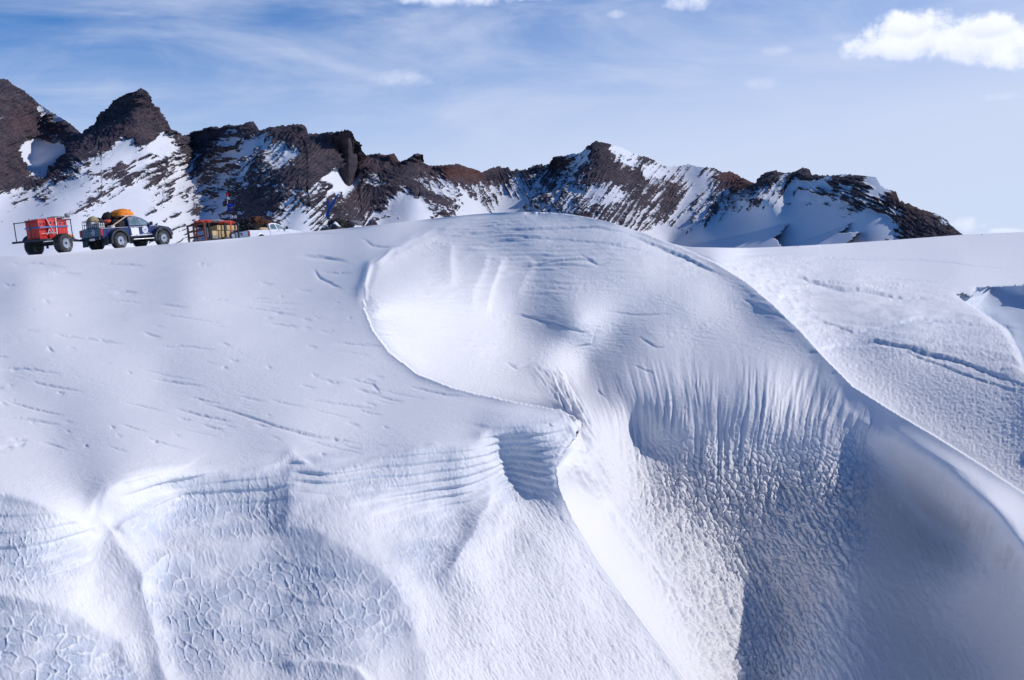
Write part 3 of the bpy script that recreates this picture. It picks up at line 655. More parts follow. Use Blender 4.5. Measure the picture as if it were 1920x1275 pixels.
DEN = [(30,200,1.2),(80,240,1.2),(110,255,1),(20,260,1.2),(-200,200,1.2),(95,212,-.3),(60,286,-1.2),(95,290,-1.2),(75,320,-1.1),(108,280,-1.1),(10,300,1.2),(40,330,1),(8,340,1),(58,345,.8),(240,200,1.3),(270,250,1.3),(200,260,1.3),(140,280,1.2),(180,290,1.1),(290,240,1.3),(120,305,.9),(100,330,.8),(230,215,1.2),(160,262,1.2),
 (150,340,-.3),(232,288,-1.2),(305,268,-1.3),(192,303,-1),(100,370,-.9),(60,400,-.7),(28,372,-.2),(0,385,-.7),(130,385,-1.2),(90,430,-1.2),(20,450,-1.2),(50,372,-.2),(165,370,.1),(148,390,.35),(95,365,.15),(200,350,-.2),(225,322,.6),(285,315,.6),(300,350,.35),(265,375,-.9),(330,330,-.15),(255,305,-.4),(170,325,.3),(210,400,-1),(160,420,-1),(40,470,-1.2),
 (350,270,1.1),(400,255,1.1),(400,285,.6),(380,310,.35),(420,350,.35),(350,360,-.1),(330,400,-.25),(400,390,-.3),(370,430,-.5),(440,400,.15),(300,400,-.6),(440,272,-.7),(447,310,-.4),(465,265,-.5),(505,260,-.3),(470,240,1.2),(480,300,.25),(430,320,.1),(340,262,1.0),
 (520,246,.9),(560,248,1.1),(532,293,-.5),(620,270,1.2),(650,300,1.2),(600,300,1.0),(560,320,.9),(500,340,.5),(480,380,.8),(520,380,.8),(590,360,.4),(600,390,.8),(655,333,-1.4),(640,342,-.9),(548,395,-.8),(552,425,-1.1),(590,405,-.4),(570,380,.1),(610,425,.6),(530,410,.5),(660,380,.6),
 (770,395,-1.3),(755,380,-1.2),(790,400,-1),(700,303,1.2),(730,310,1.1),(690,350,.8),(720,375,.9),(705,335,-.2),(740,345,.8),(770,325,.6),(790,355,.9),(820,385,.7),(840,322,1.2),(872,325,1.1),(800,335,.2),(818,343,-.3),(860,378,-.5),(882,395,-1.1),(900,360,-.1),(860,350,.2),(885,350,.2),(920,330,.6),(940,318,1.2),(835,400,.4),(730,410,-.4),
 (930,370,-.3),(970,345,0.0),(980,365,-.6),(1000,332,.05),(950,390,-.8),(1020,370,.2),(1050,340,.25),(1080,375,.3),(1000,395,-.4),(1040,318,.25),(1070,305,.2),(985,325,.2),(1118,272,1.3),(1132,300,1.3),(1100,335,1.0),(1150,325,1.2),(1180,340,1.2),(1102,292,-1.2),(1085,300,-.1),(1150,284,-.6),(1180,300,-.4),(1165,290,-.6),(1210,300,-.1),(1072,340,-.7),(1115,362,-.4),(1150,360,-.5),
 (1160,395,.3),(1200,375,.6),(1230,400,.35),(1150,420,.3),(1200,412,.1),(1100,400,.2),(1230,328,-.5),(1250,325,-1),(1300,340,-1.3),(1310,325,-1.2),(1290,350,-.9),(1240,348,.7),(1275,343,1.0),(1345,338,.6),(1330,352,.7),(1380,335,1.5),(1400,342,1.4),(1220,355,.2),(1305,366,.3),(1250,370,.5),(1350,368,.15),(1225,312,.3),(1290,315,.2),(1330,318,.6),
 (1440,332,1.3),(1460,328,1.2),(1505,322,1.4),(1478,345,-.1),(1490,340,-.8),(1430,360,0),(1380,395,-.15),(1330,408,0),(1270,420,0),(1450,380,-.5),(1400,420,-1.2),(1250,445,-1.3),(1340,440,-1.3),(1550,345,.05),(1520,365,-.35),(1590,340,.7),(1585,352,.2),(1600,372,1.1),(1620,362,1.2),(1560,395,-.6),(1575,385,0),(1640,385,.2),(1600,395,0),(1650,350,-1.2),(1640,342,-1),(1637,358,-1),(1667,366,1.3),(1610,332,.9),
 (1550,420,-1.5),(1620,415,-1.4),(1450,420,-1.5),(1660,430,-1.5),(1600,440,-1.5),(1500,440,-1.5),(1690,385,.9),(1680,400,.7),(1700,420,1),(1740,420,1.2),(1780,430,1.2),(1720,440,1.1),(1690,440,.3),(1655,405,-.8),(1768,402,-.2),(1785,416,-.4),(1410,365,.1),(1330,470,-1.5),(1600,470,-1.5),(1100,460,0),(700,460,0),(400,460,-.5)]
REDP = [(840, 322, .8), (875, 325, .7), (1385, 335, .9), (1400, 342, .8), (1372, 330, .8), (1275, 345, .35), (1330, 355, .2), (1670, 366, .4), (240, 250, .12), (30, 230, .25), (100, 240, .3), (560, 245, .2), (740, 292, .5), (660, 380, .1), (1250, 365, .2), (1720, 392, .5), (700, 305, .15)]
mus = np.concatenate([np.linspace(-700, -62, 60, endpoint=False), np.arange(-62, 1984, 1.6), np.linspace(1986, 2300, 20)])
NM = 250
rid = np.interp(mus, [p[0] for p in RIDGE], [p[1] for p in RIDGE])
tM = np.linspace(0, 1, NM)[:, None]
MU = np.repeat(mus[None], NM, 0)
rj = rid + 3.0 * perlin(mus / 7.0, mus * 0 + 3) + 2.6 * perlin(mus / 3.1, mus * 0 + 8)
rj = np.where((mus > 1600) & (mus < 1650), rid, rj)
MV = rj[None] + (500 - rj[None]) * tM ** 1.05
fitM = tps_fit([(a, b, math.log(c_)) for a, b, c_ in RD], 2e-4)
uc = np.clip(MU, -480, 1990)
MD = np.exp(tps_eval(fitM, uc.ravel(), MV.ravel())).reshape(MU.shape)
# the sunlit tongues of the apron: flatter ground between the shaded teeth of the slope
A1 = [(1270, 466), (1330, 452), (1400, 438), (1440, 427), (1478, 419), (1470, 428), (1464, 438), (1450, 445), (1458, 450), (1466, 466)]
A2 = [(1462, 468), (1470, 463), (1520, 446), (1560, 432), (1597, 416), (1590, 426), (1572, 437), (1612, 435), (1600, 445), (1588, 455), (1584, 466)]
MUe = MU + 3.5 * perlin(MU / 9, MV / 4); MVe = MV + 2.0 * perlin(MU / 10 + 50, MV / 6)
tong = (inpoly(MUe, MVe, A1) | inpoly(MUe, MVe, A2)).astype(float)
MVT = np.interp(MU, [1240, 1262, 1330, 1400, 1440, 1478, 1490], [480, 466, 452, 438, 427, 417, 417]); MVT2 = np.interp(MU, [1455, 1470, 1520, 1560, 1597, 1615], [468, 463, 446, 432, 415, 412])
t1_ = inpoly(MUe, MVe, A1); t2_ = inpoly(MUe, MVe, A2) & ~t1_
MD = np.where(t1_, MD * np.exp(-np.clip(MV - MVT, 0, 60) * .0019), MD); MD = np.where(t2_, MD * np.exp(-np.clip(MV - MVT2, 0, 60) * .0019), MD)
tong = (t1_ | t2_).astype(float)
def idw(pts, u, v, sig=15.0, far=60.0):
    num = np.zeros(u.shape); den = np.full(u.shape, 1e-9)
    for (a, b, val) in pts:
        r2 = (u - a) ** 2 + ((v - b) * 1.25) ** 2
        w = np.exp(-r2 / (2 * sig * sig)) + 2e-3 * np.exp(-r2 / (2 * far * far)) + 1e-7 / (1 + r2 / 1e4)
        num += w * val; den += w
    return num / den
MUw = MU + 7 * perlin(MU / 20, MV / 12) + 3 * perlin(MU / 7, MV / 5); MVw = MV + 5 * perlin(MU / 18 + 9, MV / 12 + 3) + 2.5 * perlin(MU / 6, MV / 5 + 9)
den = idw(DEN, MUw, MVw)
redm = np.zeros(MU.shape)
for (a, b, val) in REDP: redm = np.maximum(redm, val * np.exp(-((MUw - a) ** 2 + ((MVw - b) * 1.5) ** 2) / (2 * 20 ** 2)))
# strata direction: rising to the right at the left, falling forward at the right
ang = np.interp(MU, [0, 250, 450, 700, 1000, 1200, 1500, 1900], [0.5, 0.55, 0.42, 0.75, 0.1, 0.35, 0.55, 0.3])
ca, sn = np.cos(ang), np.sin(ang)
sa_ = MU * ca - MV * sn; sb_ = MU * sn + MV * ca       # along / across the streaks
den = den + 0.22 * sstep(MU, 300, 360) * (1 - sstep(MU, 880, 960)) * (den > -.7)
streak = .6 * fbm(sa_ / 32, sb_ / 4.5, None, 4, .65) + .7 * fbm(sa_ / 90, sb_ / 11, None, 3, .55)
patchy = fbm(MU / 24, MV / 16, None, 4, .6)
amb = 1 - sstep(np.abs(den), 0.5, 1.3)
rockv = den - 0.16 + 0.14 * (1 - sstep(MU, 280, 340)) * sstep(MV, 290, 330) + 0.2 * sstep(MU, 860, 960) * (1 - sstep(MU, 1220, 1300)) * (den > -.6) + 1.3 * streak * (0.5 + amb) + 0.7 * patchy * (0.4 + amb)
rockv -= 3 * tong
MX, MY, MZ = to_world(MU, MV, MD)
MN = grid_normals(blur(MX, 3), blur(MY, 3), blur(MZ, 3))
rk = sstep(rockv, -0.25, 0.5)
str_q = sb_ / 7.5 + 1.6 * fbm(MU / 60, MV / 40, None, 3); stf = str_q - np.floor(str_q)
strat = sstep(stf, 0, .2) * (1 - stf) * (.4 + .8 * np.abs(perlin(np.floor(str_q) * 3.7, sa_ / 50)))
rel = 9 * fbm(MX / 55, MY / 80, MZ / 55, 5, .55, True) * (0.25 + 0.75 * blur_fast(rk, 3))
rel += 2.2 * fbm(sa_ / 30, sb_ / 11, None, 4, .6, True) * rk
rel += 1.1 * fbm(MX / 11, MY / 22, MZ / 9, 4, .6, True) * rk
rel += 0.8 * rk + 5.5 * strat * rk
cr = worley((MU + 6 * perlin(MU / 12, MV / 12)) / 9, (MV + 5 * perlin(MU / 9, MV / 14 + 7)) / 12, 5)
rel += 0.9 * (sstep(cr, 0, .35) - .7) * rk
rel *= (MD / 800)
rel *= 1 - 0.85 * sstep(tM, 0.8, 1.0)
rel *= 1 - 0.95 * blur_fast(inpoly(MU, MV, [(1240, 480), (1380, 405), (1500, 375), (1660, 380), (1680, 470)]).astype(float), 6) * (1 - rk)
rel -= 0.45 * blur_fast(rel, 12)
topf = sstep(MV - rj[None], 0, 4); topz = sstep(MV - rj[None], 0, 22)
MX2, MY2, MZ2 = MX + MN[..., 0] * rel * topf, MY + MN[..., 1] * rel * topf, MZ + MN[..., 2] * rel * topz * 0.3
# back of the range
bx, by, bz = [], [], []
for s_, dz in ((6, 3), (20, 14), (60, 45), (160, 130), (400, 260)):
    r_ = np.hypot(MX2[0], MY2[0])
    bx.append(MX2[0] * (r_ + s_) / r_); by.append(MY2[0] * (r_ + s_) / r_); bz.append(np.maximum(MZ2[0] - dz, -25))
MN2 = grid_normals(MX2, MY2, MZ2)
nzs = MN2[..., 2] - blur_fast(MN2[..., 2], 7)
rockv = rockv - 1.0 * np.clip(nzs, -.5, .5) * sstep(MV - rj[None], 6, 40)
padm = lambda a: np.concatenate([np.repeat(a[:1], 5, 0), a])
o_mtn = grid_mesh('mountain_range', np.concatenate([np.array(bx[::-1]), MX2]), np.concatenate([np.array(by[::-1]), MY2]), np.concatenate([np.array(bz[::-1]), MZ2]), ROCK,
                  {'rock': padm(rockv), 'red': padm(redm)})
o_mtn['kind'] = 'structure'

# ------------------------------------------------------------------ vehicles and their loads
def simple_mat(name, col, rough=0.5, metal=0.0, spec=0.5, coat=0.0, var=0.25, vscale=6.0, dust=0.0, emit=None):
    m, t, b = new_mat(name)
    co = t.node('ShaderNodeTexCoord').outputs['Object']
    n = t.noise(co, vscale, 5, 0.6)
    dk = tuple(c_ * (1 - var) for c_ in col) + (1,); lt = tuple(min(1, c_ * (1 + var)) for c_ in col) + (1,)
    c = t.mix(t.ramp(n, .3, .7), dk, lt)
    if dust:
        n2 = t.noise(co, 2.3, 6, 0.7)
        c = t.mix(t.math('MULTIPLY', t.ramp(n2, .5, .75), dust), c, (0.62, 0.65, 0.72, 1))
    t.l.new(c, b.inputs['Base Color'])
    t.l.new(t.ramp(n, .2, .8, max(rough - .08, .02), min(rough + .1, 1)), b.inputs['Roughness'])
    b.inputs['Metallic'].default_value = metal; b.inputs['Specular IOR Level'].default_value = spec
    b.inputs['Coat Weight'].default_value = coat
    return m
M = dict(
    blue=simple_mat('blue_paint', (0.008, 0.016, 0.095), .28, coat=.6, dust=.12),
    white=simple_mat('white_paint', (0.66, 0.69, 0.76), .35, coat=.3, var=.06),
    flare=simple_mat('dark_plastic', (0.012, 0.017, 0.032), .5, dust=.15),
    rubber=simple_mat('rubber', (0.022, 0.023, 0.028), .8, dust=.35),
    rim=simple_mat('wheel_metal', (0.33, 0.36, 0.42), .4, metal=.5),
    steel=simple_mat('dark_steel', (0.03, 0.034, 0.045), .5, metal=.4, dust=.2),
    bright=simple_mat('bright_metal', (0.5, 0.52, 0.56), .35, metal=.7),
    glass=simple_mat('window_glass', (0.16, 0.23, 0.26), .06, spec=1.0, var=.4, vscale=1.5),
    lamp=simple_mat('tail_lamp_red', (0.5, 0.012, 0.01), .2, coat=.5, var=.2),
    decal=simple_mat('white_decal', (0.78, 0.79, 0.84), .6, var=.04),
    red=simple_mat('red_plastic', (0.56, 0.022, 0.016), .45, var=.15, dust=.06),
    orange=simple_mat('orange_fabric', (0.78, 0.22, 0.01), .75, var=.2, vscale=4),
    rust=simple_mat('rusty_frame', (0.17, 0.055, 0.035), .8, var=.35),
    black=simple_mat('black_fabric', (0.012, 0.011, 0.014), .85, var=.5),
    brown=simple_mat('brown_netting', (0.10, 0.035, 0.014), .9, var=.8, vscale=9),
    ply=simple_mat('plywood', (0.56, 0.40, 0.19), .7, var=.15, vscale=3),
    tan=simple_mat('tan_canvas', (0.30, 0.24, 0.13), .85, var=.15),
    tan2=simple_mat('tan_pipe', (0.58, 0.42, 0.27), .6, var=.1),
    tarp=simple_mat('grey_tarp', (0.26, 0.25, 0.27), .8, var=.3),
    redtarp=simple_mat('red_tarp', (0.52, 0.06, 0.035), .7, var=.3),
    strapb=simple_mat('blue_strap', (0.06, 0.14, 0.34), .6, var=.15),
    straw=simple_mat('pale_strap', (0.72, 0.71, 0.75), .7, var=.1),
    flagr=simple_mat('red_flag', (0.7, 0.02, 0.03), .7), flagw=simple_mat('white_flag', (0.75, 0.72, 0.85), .7, var=.1), flagb=simple_mat('blue_flag', (0.01, 0.06, 0.5), .7),
    boulder=None,
    cyan=simple_mat('light_blue_flag', (0.03, 0.12, 0.42), .7, var=.3))

def boulder_mat():
    m, t, b = new_mat('dusted_boulder')
    co = t.node('ShaderNodeTexCoord').outputs['Object']; ge = t.node('ShaderNodeNewGeometry')
    sp_ = t.node('ShaderNodeSeparateXYZ'); t.l.new(ge.outputs['Normal'], sp_.inputs[0])
    k = t.math('ADD', sp_.outputs[2], t.math('MULTIPLY', t.math('SUBTRACT', t.noise(co, 3, 5, .6), .5), 1.2))
    t.l.new(t.mix(t.ramp(k, .55, .75), (0.04, 0.036, 0.045, 1), (.75, .78, .86, 1)), b.inputs['Base Color']); b.inputs['Roughness'].default_value = .85
    return m
M['boulder'] = boulder_mat()
class MB:
    def __init__(s): s.bm = bmesh.new()
    def box(s, c, d, rz=0, ry=0, rx=0, bev=0.0, taper=None):
        r = bmesh.ops.create_cube(s.bm, size=1.0); v = r['verts']
        mt = Matrix.Translation(Vector(c)) @ Matrix.Rotation(rz, 4, 'Z') @ Matrix.Rotation(ry, 4, 'Y') @ Matrix.Rotation(rx, 4, 'X')
        for q in v:
            k = 1.0
            if taper and q.co.z > 0: k = taper
            q.co = mt @ Vector((q.co.x * d[0] * k, q.co.y * d[1] * k, q.co.z * d[2]))
        if bev:
            es = list({e for q in v for e in q.link_edges})
            bmesh.ops.bevel(s.bm, geom=es, offset=bev, segments=2, affect='EDGES', profile=.6)
        return s
    def bar(s, a, b, r=0.02, n=7):
        a, b = Vector(a), Vector(b); dd = b - a
        q = dd.to_track_quat('Z', 'Y').to_matrix().to_4x4()
        bmesh.ops.create_cone(s.bm, cap_ends=True, segments=n, radius1=r, radius2=r, depth=dd.length, matrix=Matrix.Translation((a + b) / 2) @ q)
        return s
    def poly(s, pts, y0, y1, axis='y'):
        """a side outline (x, z) given thickness from y0 to y1; y may be functions of z"""
        f0 = y0 if callable(y0) else (lambda x, z: y0); f1 = y1 if callable(y1) else (lambda x, z: y1)
        a = [s.bm.verts.new((x, f0(x, z), z)) for x, z in pts]; b = [s.bm.verts.new((x, f1(x, z), z)) for x, z in pts]
        n = len(pts)
        try: s.bm.faces.new(a); s.bm.faces.new(b[::-1])
        except ValueError: pass
        for i in range(n): s.bm.faces.new((a[i], b[i], b[(i + 1) % n], a[(i + 1) % n]))
        return s
    def lathe(s, prof, c, axis='y', n=40):
        """profile of (radius, offset) turned round the y axis through c"""
        rings = []
        for r, o_ in prof:
            rings.append([s.bm.verts.new((c[0] + r * math.cos(2 * math.pi * k / n), c[1] + o_, c[2] + r * math.sin(2 * math.pi * k / n))) for k in range(n)])
        for p, q in zip(rings[:-1], rings[1:]):
            for k in range(n): s.bm.faces.new((p[k], p[(k + 1) % n], q[(k + 1) % n], q[k]))
        try: s.bm.faces.new(rings[0]); s.bm.faces.new(rings[-1][::-1])
        except ValueError: pass
        return s
    def blob(s, c, d, seed=0, amp=.25, sub=4, fr=1.6, flat=None):
        r = bmesh.ops.create_icosphere(s.bm, subdivisions=sub, radius=1.0); v = r['verts']
        P = np.array([q.co[:] for q in v])
        nn = fbm(P[:, 0] * fr + seed * 7.1, P[:, 1] * fr + seed, P[:, 2] * fr, 4, .6)
        for q, k in zip(v, nn):
            p = q.co * (1 + amp * float(k) * 1.6)
            if flat is not None and p.z < flat: p.z = flat + (p.z - flat) * .15
            q.co = Vector((c[0] + p.x * d[0], c[1] + p.y * d[1], c[2] + p.z * d[2]))
        return s
    def build(s, name, mat, parent=None, smooth=False, loc=None):
        bmesh.ops.recalc_face_normals(s.bm, faces=s.bm.faces)
        me = bpy.data.meshes.new(name); s.bm.to_mesh(me); s.bm.free()
        me.materials.append(mat)
        if smooth:
            me.polygons.foreach_set('use_smooth', np.ones(len(me.polygons), bool))
            me.set_sharp_from_angle(angle=math.radians(38))
        o = bpy.data.objects.new(name, me); C.objects.link(o)
        if parent is not None: o.parent = parent
        if loc is not None: o.location = loc
        return o
def empty(name, label, cat, group=None):
    o = bpy.data.objects.new(name, None); C.objects.link(o); o.empty_display_size = .3
    return tag(o, label, cat, group)
def tag(o, label, cat, group=None, kind=None):
    o['label'] = label; o['category'] = cat
    if group: o['group'] = group
    if kind: o['kind'] = kind
    return o

def wheel(parent, x, y, R, w, out, rimR=None):
    """a wheel with its axle along y; out = +1 or -1 is the outer side"""
    rimR = rimR or R * .52
    hub = MB().lathe([(.0 + R * .13, -.02), (R * .13, out * (w * .5 - .02)), (R * .09, out * (w * .5 + .02))], (x, y, R), n=16).build('wheel', M['steel'], parent, True)
    b = w / 2
    prof = [(rimR, -b * .8), (rimR * 1.12, -b * .97), (R * .86, -b), (R * .95, -b * .9), (R * .995, -b * .66), (R, -b * .3), (R, b * .3), (R * .995, b * .66), (R * .95, b * .9), (R * .86, b), (rimR * 1.12, b * .97), (rimR, b * .8)]
    ty = MB(); ty.lathe(prof, (x, y, R), n=56)
    for k in range(28):     # tread blocks
        a = 2 * math.pi * k / 28
        for sgn in (-1, 1):
            ty.box((x + (R + .004) * math.cos(a + sgn * .05), y + sgn * b * .5, R + (R + .004) * math.sin(a + sgn * .05)), (.03, b * .7, R * .12), ry=-a, bev=0)
    ty.build('tyre', M['rubber'], hub, True)
    rm = MB(); o_ = out
    rm.lathe([(rimR * 1.02, o_ * b * .86), (rimR * 1.04, o_ * b * .95), (rimR * .93, o_ * b * .93), (rimR * .86, o_ * b * .55), (rimR * .5, o_ * b * .62), (rimR * .34, o_ * b * .78), (rimR * .05, o_ * b * .78)], (x, y, R), n=36)
    for k in range(8):
        a = 2 * math.pi * k / 8
        rm.box((x + rimR * .66 * math.cos(a), y + o_ * b * .64, R + rimR * .66 * math.sin(a)), (rimR * .34, .03, rimR * .2), ry=-a)
    rm.build('rim', M['rim'], hub, True)
    return hub

def arch_profile(x0, x1, zb, top, axles, R):
    pts = [(x0, zb)]
    for ax in axles:
        a0 = math.acos(max(-1, min(1, 0))); zc = .5
        h_ = math.sqrt(max(R * R - (zb - zc) ** 2, 0))
        st = math.atan2(zb - zc, -h_); en = math.atan2(zb - zc, h_)
        for k in range(13):
            a = st + (en - st) * k / 12
            pts.append((ax + R * math.cos(a), zc + R * math.sin(a)))
    pts.append((x1, zb)); return pts + top

def pickup(name, label, paint, flare, opts):
    """x forward from the rear axle, y left, z up"""
    T = empty(name, label, 'truck')
    WB = opts.get('wb', 3.55); Rw = opts.get('R', .5); AR = opts.get('arch', .64); zb = opts.get('zb', .68); W2 = opts.get('hw', .93); lift = opts.get('lift', 0)
    xr, xf = -1.15, WB + .95; xc = 1.0            # rear end, front end, back of the cab
    belt = 1.34
    # cab and bonnet, one shell
    MBc = MB().poly(arch_profile(xc, xf, zb, [(xf + .03, zb + .35), (xf - .02, belt - .22), (xf - .2, belt - .12), (xf - .9, belt - .01), (xf - 1.25, belt + .03), (xc, belt)], [WB], AR), -W2, W2)
    body = MBc.build('body', paint, T)
    mod = body.modifiers.new('b', 'BEVEL'); mod.width = .05; mod.segments = 2; mod.limit_method = 'ANGLE'; mod.angle_limit = math.radians(50)
    for s_ in (-1, 1):
        bs = MB().poly(arch_profile(xr, xc - .012, zb, [(xc - .012, belt), (xr, belt - .02)], [0], AR), s_ * W2, s_ * (W2 - .09)).build('bed_side', paint, T)
        md = bs.modifiers.new('b', 'BEVEL'); md.width = .03; md.segments = 2; md.limit_method = 'ANGLE'; md.angle_limit = math.radians(50)
    MB().box(((xr + xc) / 2, 0, .88), (xc - xr - .1, 2 * W2 - .2, .06)).build('bed_floor', M['flare'], T)
    tg = MB().box((xr - .0, 0, 1.06), (.09, 2 * W2 - .12, .54), bev=.03).build('tailgate', paint, T)
    MB().box((xr - .05, 0, 1.2), (.03, .3, .07), bev=.01).build('handle', M['flare'], tg)
    # emblem disc on the tailgate
    if opts.get('emblem', True):
        e = MB().lathe([(.17, -.055), (.17, -.062)], (0, 0, 0), n=28).build('emblem', M['decal'], tg); e.rotation_euler = (0, 0, math.radians(-90)); e.location = (xr - .0 , opts.get('ey', -.22), 1.1)
        e2 = MB().lathe([(.125, -.064), (.125, -.068)], (0, 0, 0), n=24).build('emblem_field', M['strapb'], tg); e2.rotation_euler = (0, 0, math.radians(-90)); e2.location = e.location
        e3 = MB().box((0, -.072, 0), (.05, .006, .15)).box((.05, -.072, .0), (.03, .006, .1)).build('emblem_mark', M['decal'], tg); e3.rotation_euler = (0, 0, math.radians(-90)); e3.location = e.location
    else:
        e = MB().box((xr - .052, -.1, 1.1), (.012, .18, .16), rx=.5, bev=.02).box((xr - .056, -.1, 1.1), (.012, .1, .22), rx=-.4).build('emblem', M['lamp'], tg)
    # glasshouse
    zt = opts.get('zt', 2.0)
    gh = [(xc + .02, belt + .01), (xc + .05, zt - .14), (xc + .15, zt - .04), (xc + .45, zt), (xc + .85, zt - .02), (xc + 1.2, zt - .12), (xc + 1.55, zt - .3), (xc + 1.98, belt + .02)]
    sy = lambda z: W2 - .02 - max(0, z - belt) * .26
    cab = MB().poly(gh, lambda x, z: -sy(z), lambda x, z: sy(z)).build('cab', paint, T)
    md = cab.modifiers.new('b', 'BEVEL'); md.width = .06; md.segments = 3; md.limit_method = 'ANGLE'; md.angle_limit = math.radians(40)
    for s_ in (-1, 1):
        for q in ([(xc + .14, belt + .07), (xc + .16, zt - .2), (xc + .28, zt - .12), (xc + .66, zt - .1), (xc + .80, belt + .07)],
                  [(xc + .90, belt + .07), (xc + .77, zt - .11), (xc + 1.1, zt - .17), (xc + 1.42, zt - .32), (xc + 1.80, belt + .07)]):
            win = MB().poly(q, lambda x, z: s_ * (sy(z) + .004), lambda x, z: s_ * (sy(z) + .014)).build('side_window', M['glass'], T)
    MB().poly([(xc + .012, belt + .08), (xc + .032, zt - .18), (xc + .04, zt - .18), (xc + .03, belt + .08)], -.62, .62).build('rear_window', M['glass'], T)
    MB().poly([(xc + 1.60, zt - .305), (xc + 1.93, belt + .07), (xc + 1.96, belt + .09), (xc + 1.62, zt - .285)], -.68, .68).build('windscreen', M['glass'], T)
    # flares, lamps, mirrors, bumper
    for ax in (0, WB):
        for s_ in (-1, 1):
            fo = opts.get('fo', .27)
            ri, ro = AR - .02, AR + opts.get('fl', .14)
            fl_ = MB(); n = 16; st, en = math.radians(-8 if ax else -14), math.radians(194)
            def ring(r, yy): return [(ax + r * math.cos(st + (en - st) * k / n), yy, .5 + r * math.sin(st + (en - st) * k / n)) for k in range(n + 1)]
            secs = [ring(ro, s_ * (W2 - .05)), ring(ro - .01, s_ * (W2 + fo * .6)), ring(ro - .05, s_ * (W2 + fo)), ring(ri - .02, s_ * (W2 + fo)), ring(ri, s_ * (W2 - .05))]
            vv = [[fl_.bm.verts.new(p) for p in sec] for sec in secs]
            for a_ in range(5):
                for k in range(n): fl_.bm.faces.new((vv[a_][k], vv[(a_ + 1) % 5][k], vv[(a_ + 1) % 5][k + 1], vv[a_][k + 1]))
            fl_.bm.faces.new([vv[a_][0] for a_ in range(5)]); fl_.bm.faces.new([vv[a_][n] for a_ in range(5)][::-1])
            fl_.build('fender_flare', flare, T, True)
            wheel(T, ax, s_ * (W2 + fo - .20), Rw, .42, s_)
    for s_ in (-1, 1):
        tl = MB().box((xr - .02, s_ * (W2 - .03), 1.08), (.13, .12, .42), bev=.02).build('tail_light', M['lamp'], T)
        MB().box((xc + 1.72, s_ * (W2 + .13), belt + .14), (.12, .2, .22), bev=.03).build('mirror', M['flare'], T)
        MB().box((xf + .0, s_ * .68, zb + .38), (.1, .34, .2), bev=.03).build('headlight', M['bright'], T)
        MB().box((xc + .25 + .8, s_ * (W2 + .1), .52), (1.9, .2, .05), bev=.02).build('side_step', M['bright'], T)
        MB().bar((xc + .05, s_ * (W2 + .015), .76), (xc + 2.0, s_ * (W2 + .015), .78), .022).build('sill_trim', M['bright'], T)
        MB().poly([(-.98, .25), (-.93, .8), (-.90, .8), (-.95, .25)], s_ * .62, s_ * 1.12).build('mud_flap', M['flare'], T)
        MB().box((xc + .92, s_ * (W2 + .008), belt - .08), (.16, .014, .035), bev=.006).build('door_handle', M['flare'], T)
    MB().box((xr - .12, 0, .7), (.16, 1.7, .16), bev=.03).build('rear_bumper', M['flare'], T)
    MB().box((xr - .21, -.25 if opts.get('emblem', True) else 0, .66), (.015, .46, .13), bev=.004).build('number_plate', M['decal'], T)
    MB().box((xf + .07, 0, zb + .1), (.2, 1.8, .26), bev=.05).build('front_bumper', M['flare'], T)
    ch = MB()
    for s_ in (-1, 1): ch.box((WB / 2, s_ * .42, .62), (WB + 1.7, .1, .13))
    for ax in (0, WB): ch.bar((ax, -.9, .5), (ax, .9, .5), .07); ch.lathe([(.02, -.17), (.16, -.1), (.19, 0), (.16, .1), (.02, .17)], (ax, 0, .5), n=16)
    ch.bar((-.2, -.3, .55), (-1.2, -.55, .5), .05); ch.box((1.9, .1, .55), (.9, .6, .2), bev=.04)
    ch.build('chassis', M['steel'], T)
    return T, dict(xr=xr, xc=xc, xf=xf, belt=belt, W2=W2, zt=zt)

def place_on_ground(o, u, D_, phi, pts, sink=0.02, ref=(0, 0)):
    """put local point ref on the snow below photo column u at distance D_ and lay the thing on the slope"""
    x, y, _ = to_world(u, 470, D_)
    hx, hy = math.cos(phi), math.sin(phi)
    ox, oy = x - ref[0] * hx + ref[1] * hy, y - ref[0] * hy - ref[1] * hx
    w = [(ox + a * hx - b * hy, oy + a * hy + b * hx) for a, b in pts]
    z = [ground_z(*q) for q in w]
    A = np.c_[[q[0] - ox for q in w], [q[1] - oy for q in w], np.ones(len(w))]
    cx, cy, c0 = np.linalg.lstsq(A, np.array(z), rcond=None)[0]
    n = Vector((-cx, -cy, 1)).normalized(); fx = Vector((hx, hy, 0)); fx = (fx - n * fx.dot(n)).normalized(); ly = n.cross(fx)
    m = Matrix((fx, ly, n)).transposed().to_4x4(); m.translation = Vector((ox, oy, c0 - sink))
    o.matrix_world = m
    return m
def ride(o, m, loc=(0, 0, 0), rz=0):
    o.matrix_world = m @ Matrix.Translation(Vector(loc)) @ Matrix.Rotation(rz, 4, 'Z'); return o

# --- the blue pickup
T1, g1 = pickup('pickup_truck', 'dark blue lifted pickup with fat tyres and round white door emblem', M['blue'], M['flare'], {})
PH = math.radians(63)
FW = 3.55
m1 = place_on_ground(T1, 225, 62.2, PH, [(0, 1.1), (0, -1.1), (FW, 1.1), (FW, -1.1)], ref=(0, -1.0))
y_ = -(g1['W2'] + .006)
xc = g1['xc']
MB().poly([(xc + .16, .80), (xc + .12, 1.27), (xc + .27, 1.26), (xc + .33, 1.22), (xc + .42, 1.27), (xc + .74, 1.25), (xc + .76, .80)], y_, y_ - .008).build('door_panel', M['decal'], T1)
em = MB().lathe([(.235, 0), (.235, -.008)], (xc + 1.27, y_, 1.11), n=32).build('door_emblem', M['decal'], T1)
MB().lathe([(.18, -.009), (.18, -.012)], (xc + 1.27, y_, 1.11), n=28).build('emblem_ring', M['strapb'], em)
